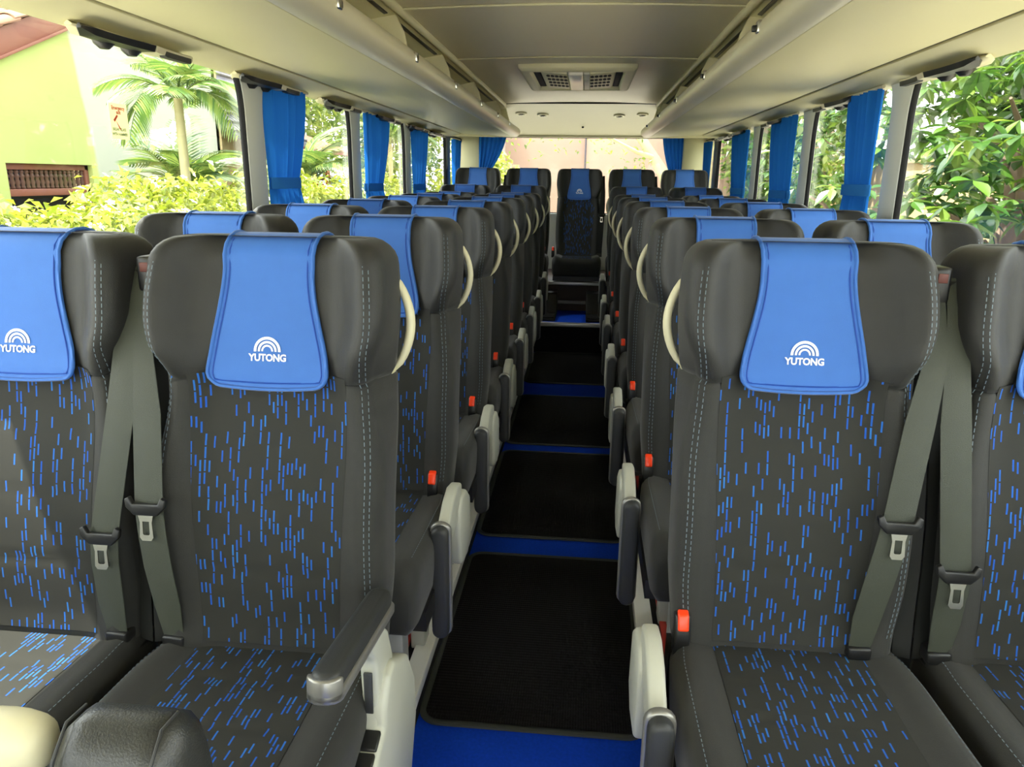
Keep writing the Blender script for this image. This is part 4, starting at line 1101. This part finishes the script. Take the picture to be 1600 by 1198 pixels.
# --- leafy trees
def blob_place(cx_, cy_, cz_, rx, ry, rz, shell=.55):
    def pl(rn):
        while True:
            d = Vector((rn.gauss(0, 1), rn.gauss(0, 1), rn.gauss(0, 1)))
            if d.length > .01: break
        d.normalize(); k = (rn.random() ** (1 / 3)) * (1 - shell) + shell * rn.uniform(.75, 1.05)
        lump = 1 + .16 * sin(d.x * 7 + d.z * 5) + .12 * sin(d.y * 9 - d.z * 6)
        return (cx_ + d.x * rx * k * lump, cy_ + d.y * ry * k * lump, cz_ + d.z * rz * k * lump)
    return pl
def tree(loc, h, rad, count, size, label, m='leaf_back', seed=1, trunk=.12, name='leafy_tree', cat='tree', low=.0, lean=(0, 0), bark='bark2'):
    r = thing(name, label, cat, loc)
    cz_ = h - rad[2] + low
    obj('trunk', tube('trunk', [(lean[0] * (1 - t), lean[1] * (1 - t), (cz_ + .4) * t) for t in lin(0, 1, 6)], [trunk * (1 - .5 * t) for t in lin(0, 1, 6)], bark, n=9), r)
    rn = random.Random(seed)
    for k in range(5):
        a = 2 * PI * k / 5 + rn.random(); e = (cos(a) * rad[0] * .7, sin(a) * rad[1] * .7, cz_ + rad[2] * rn.uniform(-.1, .6))
        obj('branch', tube('branch', [(0, 0, cz_ * .65), (e[0] * .45, e[1] * .45, cz_ * .65 + (e[2] - cz_ * .65) * .6), e], [trunk * .45, trunk * .3, trunk * .1], bark, n=6), r)
    tag(obj('foliage', leaf_cloud('foliage', m, count, blob_place(0, 0, cz_, *rad), size, .48, seed), r), kind='stuff')
    return r
tree((-10.6, 24.5, GROUND), 8.2, (2.6, 3.2, 3.6), 5200, .30, 'bushy yellow-green tree behind the shed', 'leaf_back', 31)
tree((-8.4, 32.0, GROUND), 8.5, (2.6, 3.5, 3.9), 5200, .32, 'tall sunny tree seen through the third left window', 'leaf_back', 32)
tree((-4.6, 38.5, GROUND), 8.0, (2.6, 3.0, 3.8), 4600, .32, 'rounded sunny tree far behind the left rear side window', 'leaf_back', 33)
tree((-16.0, 32.0, GROUND), 10.0, (3.6, 4.5, 4.8), 5200, .40, 'broad background tree farthest left beyond the shed', 'leaf_dark', 34)
tree((-4.3, 28.5, GROUND), 3.3, (1.0, 2.4, 1.5), 4200, .16, 'low green shrub outside the sliding left window', 'leaf_back', 35, .05, 'shrub', 'shrub')
tree((-4.95, 11.6, GROUND), 2.6, (.75, 1.0, .8), 2400, .16, 'golden-green shrub beside the first left window post', 'leaf_hedge', 36, .05, 'shrub', 'shrub')
tree((-5.4, 18.3, GROUND), 2.7, (.7, 1.2, .8), 2200, .16, 'bright shrub beside the outdoor table', 'leaf_hedge', 37, .05, 'shrub', 'shrub')
# --- right: big-leaved tree close to the windows, cream wall behind
def big_leaf_tree(loc, clusters, label, seed, nleaf):
    r = thing('broadleaf_tree', label, 'tree', loc); rn = random.Random(seed)
    obj('trunk', tube('trunk', [(0, 0, 0), (.05, .1, 1.2), (-.05, .15, 2.4), (.1, .1, 4.0), (.0, 0, 5.5)], [.13, .11, .09, .07, .04], 'bark2', n=9), r)
    pos = []
    for (cx_, cy_, cz_, rr) in clusters:
        obj('branch', tube('branch', [(0, .1, max(.9, cz_ - .9)), (cx_ * .5, cy_ * .5, cz_ - .25), (cx_, cy_, cz_)], [.045, .03, .012], 'bark2', n=6), r)
    lm = [mesh('leaf', *leaf_geo(.17, .075), m='leaf_tree', smooth=True, angle=80), mesh('leaf', *leaf_geo(.15, .07), m='leaf_dark', smooth=True, angle=80), mesh('leaf', *leaf_geo(.19, .08), m='leaf_tree', smooth=True, angle=80)]
    dead = mesh('leaf', *leaf_geo(.15, .06), m='deadleaf', smooth=True, angle=80)
    # leaves grow in whorls at twig ends
    spots = []
    for c in clusters:
        for _ in range(int(nleaf * c[3] ** 2 / sum(q[3] ** 2 for q in clusters) / 6)):
            d = Vector((rn.gauss(0, 1), rn.gauss(0, 1), rn.gauss(0, 1))).normalized() * c[3] * rn.uniform(.5, 1.05)
            spots.append((Vector(c[:3]) + d, rn.uniform(0, 6.28)))
    allv = []
    for p, a0 in spots:
        for k in range(6):
            a = a0 + k * 2 * PI / 6 + rn.uniform(-.2, .2); el = rn.uniform(-.9, .35)
            allv.append((p, (rn.uniform(-.4, .4), -el, a), rn.uniform(.8, 1.25)))
    # the nearest 300 to the windows are objects, the rest one mass
    allv.sort(key=lambda q: (q[0] + Vector(loc) - Vector((1.2, 3.6, 1.4))).length)
    for q in allv[:300]:
        o = obj('leaf', dead if rn.random() < .03 else lm[rn.randrange(3)], r, q[0], q[1], (q[2],) * 3)
    v = []; f = []; gg = leaf_geo(.17, .075)
    from mathutils import Euler
    for q in allv[300:]:
        R = Euler(q[1]).to_matrix(); n = len(v); v += [tuple(q[0] + R @ (Vector(p) * q[2])) for p in gg[0]]; f += [tuple(i + n for i in t) for t in gg[1]]
    tag(obj('foliage', mesh('foliage', v, f, 'leaf_tree', smooth=False), r), kind='stuff')
big_leaf_tree((3.7, 6.6, GROUND), [(-.9, -1.6, 2.35, .62), (-.7, -.8, 2.0, .65), (-.8, .2, 2.3, .7), (-.5, -2.4, 2.1, .6), (-.6, -.6, 3.0, .75), (-.4, .9, 3.1, .75), (-.2, -1.8, 3.2, .8), (.2, 0, 3.9, .9), (.1, 1.4, 2.5, .55), (-.5, -1.7, 1.4, .55), (-.3, .1, 1.4, .5), (0, -3.0, 2.9, .7), (.2, -2.8, 1.8, .6)], 'glossy broad-leaved tree pressed against the nearest right window', 41, 4200)
big_leaf_tree((4.0, 11.2, GROUND), [(-.7, -.9, 3.2, .7), (-.6, .2, 3.0, .65), (-.3, 1.2, 2.9, .8), (.2, .2, 3.8, .9), (-.3, 2.6, 2.3, .6), (-.2, 3.0, 1.7, .5)], 'broad-leaved tree seen through the second right window', 42, 2000)
tree((4.3, 17.0, GROUND), 6.5, (1.4, 2.4, 2.9), 5200, .24, 'leafy tree seen through the third right window', 'leaf_tree', 43)
tree((7.5, 9.5, GROUND), 8.0, (1.6, 4.5, 3.2), 7000, .30, 'dark shade tree rising behind the cream garden wall', 'leaf_dark', 44)
tree((5.0, 7.4, GROUND), 6.9, (.6, 3.3, 3.0), 13000, .20, 'dense dark shrub mass between the near tree and the cream wall', 'leaf_dark', 45, .08, 'tall_shrub', 'shrub')
gw = thing('garden_wall', 'cream rendered garden wall behind the right-hand trees', 'wall', (6.0, 0, GROUND))
obj('wall_face', rbox('wall_face', 0, .2, 1.0, 34, 0, 2.75, 'cream_wall', .01), gw)
obj('coping', rbox('coping', -.06, .26, 1.0, 34, 2.75, 2.85, 'cream_wall', .01), gw)
# --- behind the rear window
bw = thing('boundary_wall', 'pale pink boundary wall beyond the rear window', 'wall', (0, 19.5, GROUND))
for a, b in ((-2.3, -.02), (.02, 2.4), (2.44, 6.0)): obj('wall_panel', rbox('wall_panel', a, b, 0, .2, 0, 6.5, 'pink_wall', .01), bw)
obj('pole', tube('pole', [(0, -.1, 0), (0, -.1, 5.2)], .022, 'darkroof', n=10), bw)
pb = thing('white_outbuilding', 'white outbuilding with a dark window left of the boundary wall', 'building', (-2.35, 18.2, GROUND))
obj('wall', rbox('wall', -.35, .35, 0, 1.0, 0, 4.2, 'outb', .02), pb)
wq = obj('window', rbox('window', -.1, .12, -.03, .02, 2.9, 3.6, 'darkhole', .004), pb)
obj('frame', rbox('frame', -.13, -.10, -.05, .02, 2.86, 3.64, 'whiteplastic', .004), wq); obj('frame', rbox('frame', .12, .15, -.05, .02, 2.86, 3.64, 'whiteplastic', .004), wq)
def rear_tree():
    r = thing('leaning_tree', 'pale-trunked leaning tree with sparse leaves beyond the rear window', 'tree', (1.9, 15.0, GROUND))
    obj('trunk', tube('trunk', [(0, 0, 0), (-.1, 0, 1.6), (-.35, 0, 2.5), (-1.0, 0, 3.4), (-1.7, .1, 4.4)], [.16, .13, .11, .08, .04], 'bark', n=10), r)
    for pth in ([(-.3, 0, 2.3), (.1, .1, 2.9), (.3, .2, 3.8)], [(-.5, 0, 2.8), (-.9, -.2, 2.9), (-1.5, -.3, 3.2)], [(-.8, 0, 3.2), (-1.6, .2, 3.35), (-2.6, .3, 3.3)], [(-.1, 0, 1.8), (.4, 0, 2.3), (.6, 0, 3.2)]):
        obj('branch', tube('branch', pth, [.06, .04, .012], 'bark', n=7), r)
    def pl(rn):
        c = rn.choice(((.2, .1, 3.5, .7), (-1.4, -.2, 3.25, .5), (-2.4, .3, 3.35, .7), (-.9, 0, 2.55, .45), (.5, 0, 2.7, .6), (-3.4, .3, 3.3, .6)))
        return tuple(c[i] + rn.gauss(0, .5) * c[3] for i in range(3))
    tag(obj('foliage', leaf_cloud('foliage', 'leaf_back', 420, pl, .10, .5, 51), r), kind='stuff')
rear_tree()
tree((-1.9, 13.6, GROUND), 2.9, (.75, .9, .8), 2200, .14, 'bright green shrub beyond the left end of the rear window', 'leaf_hedge', 52, .05, 'shrub', 'shrub')
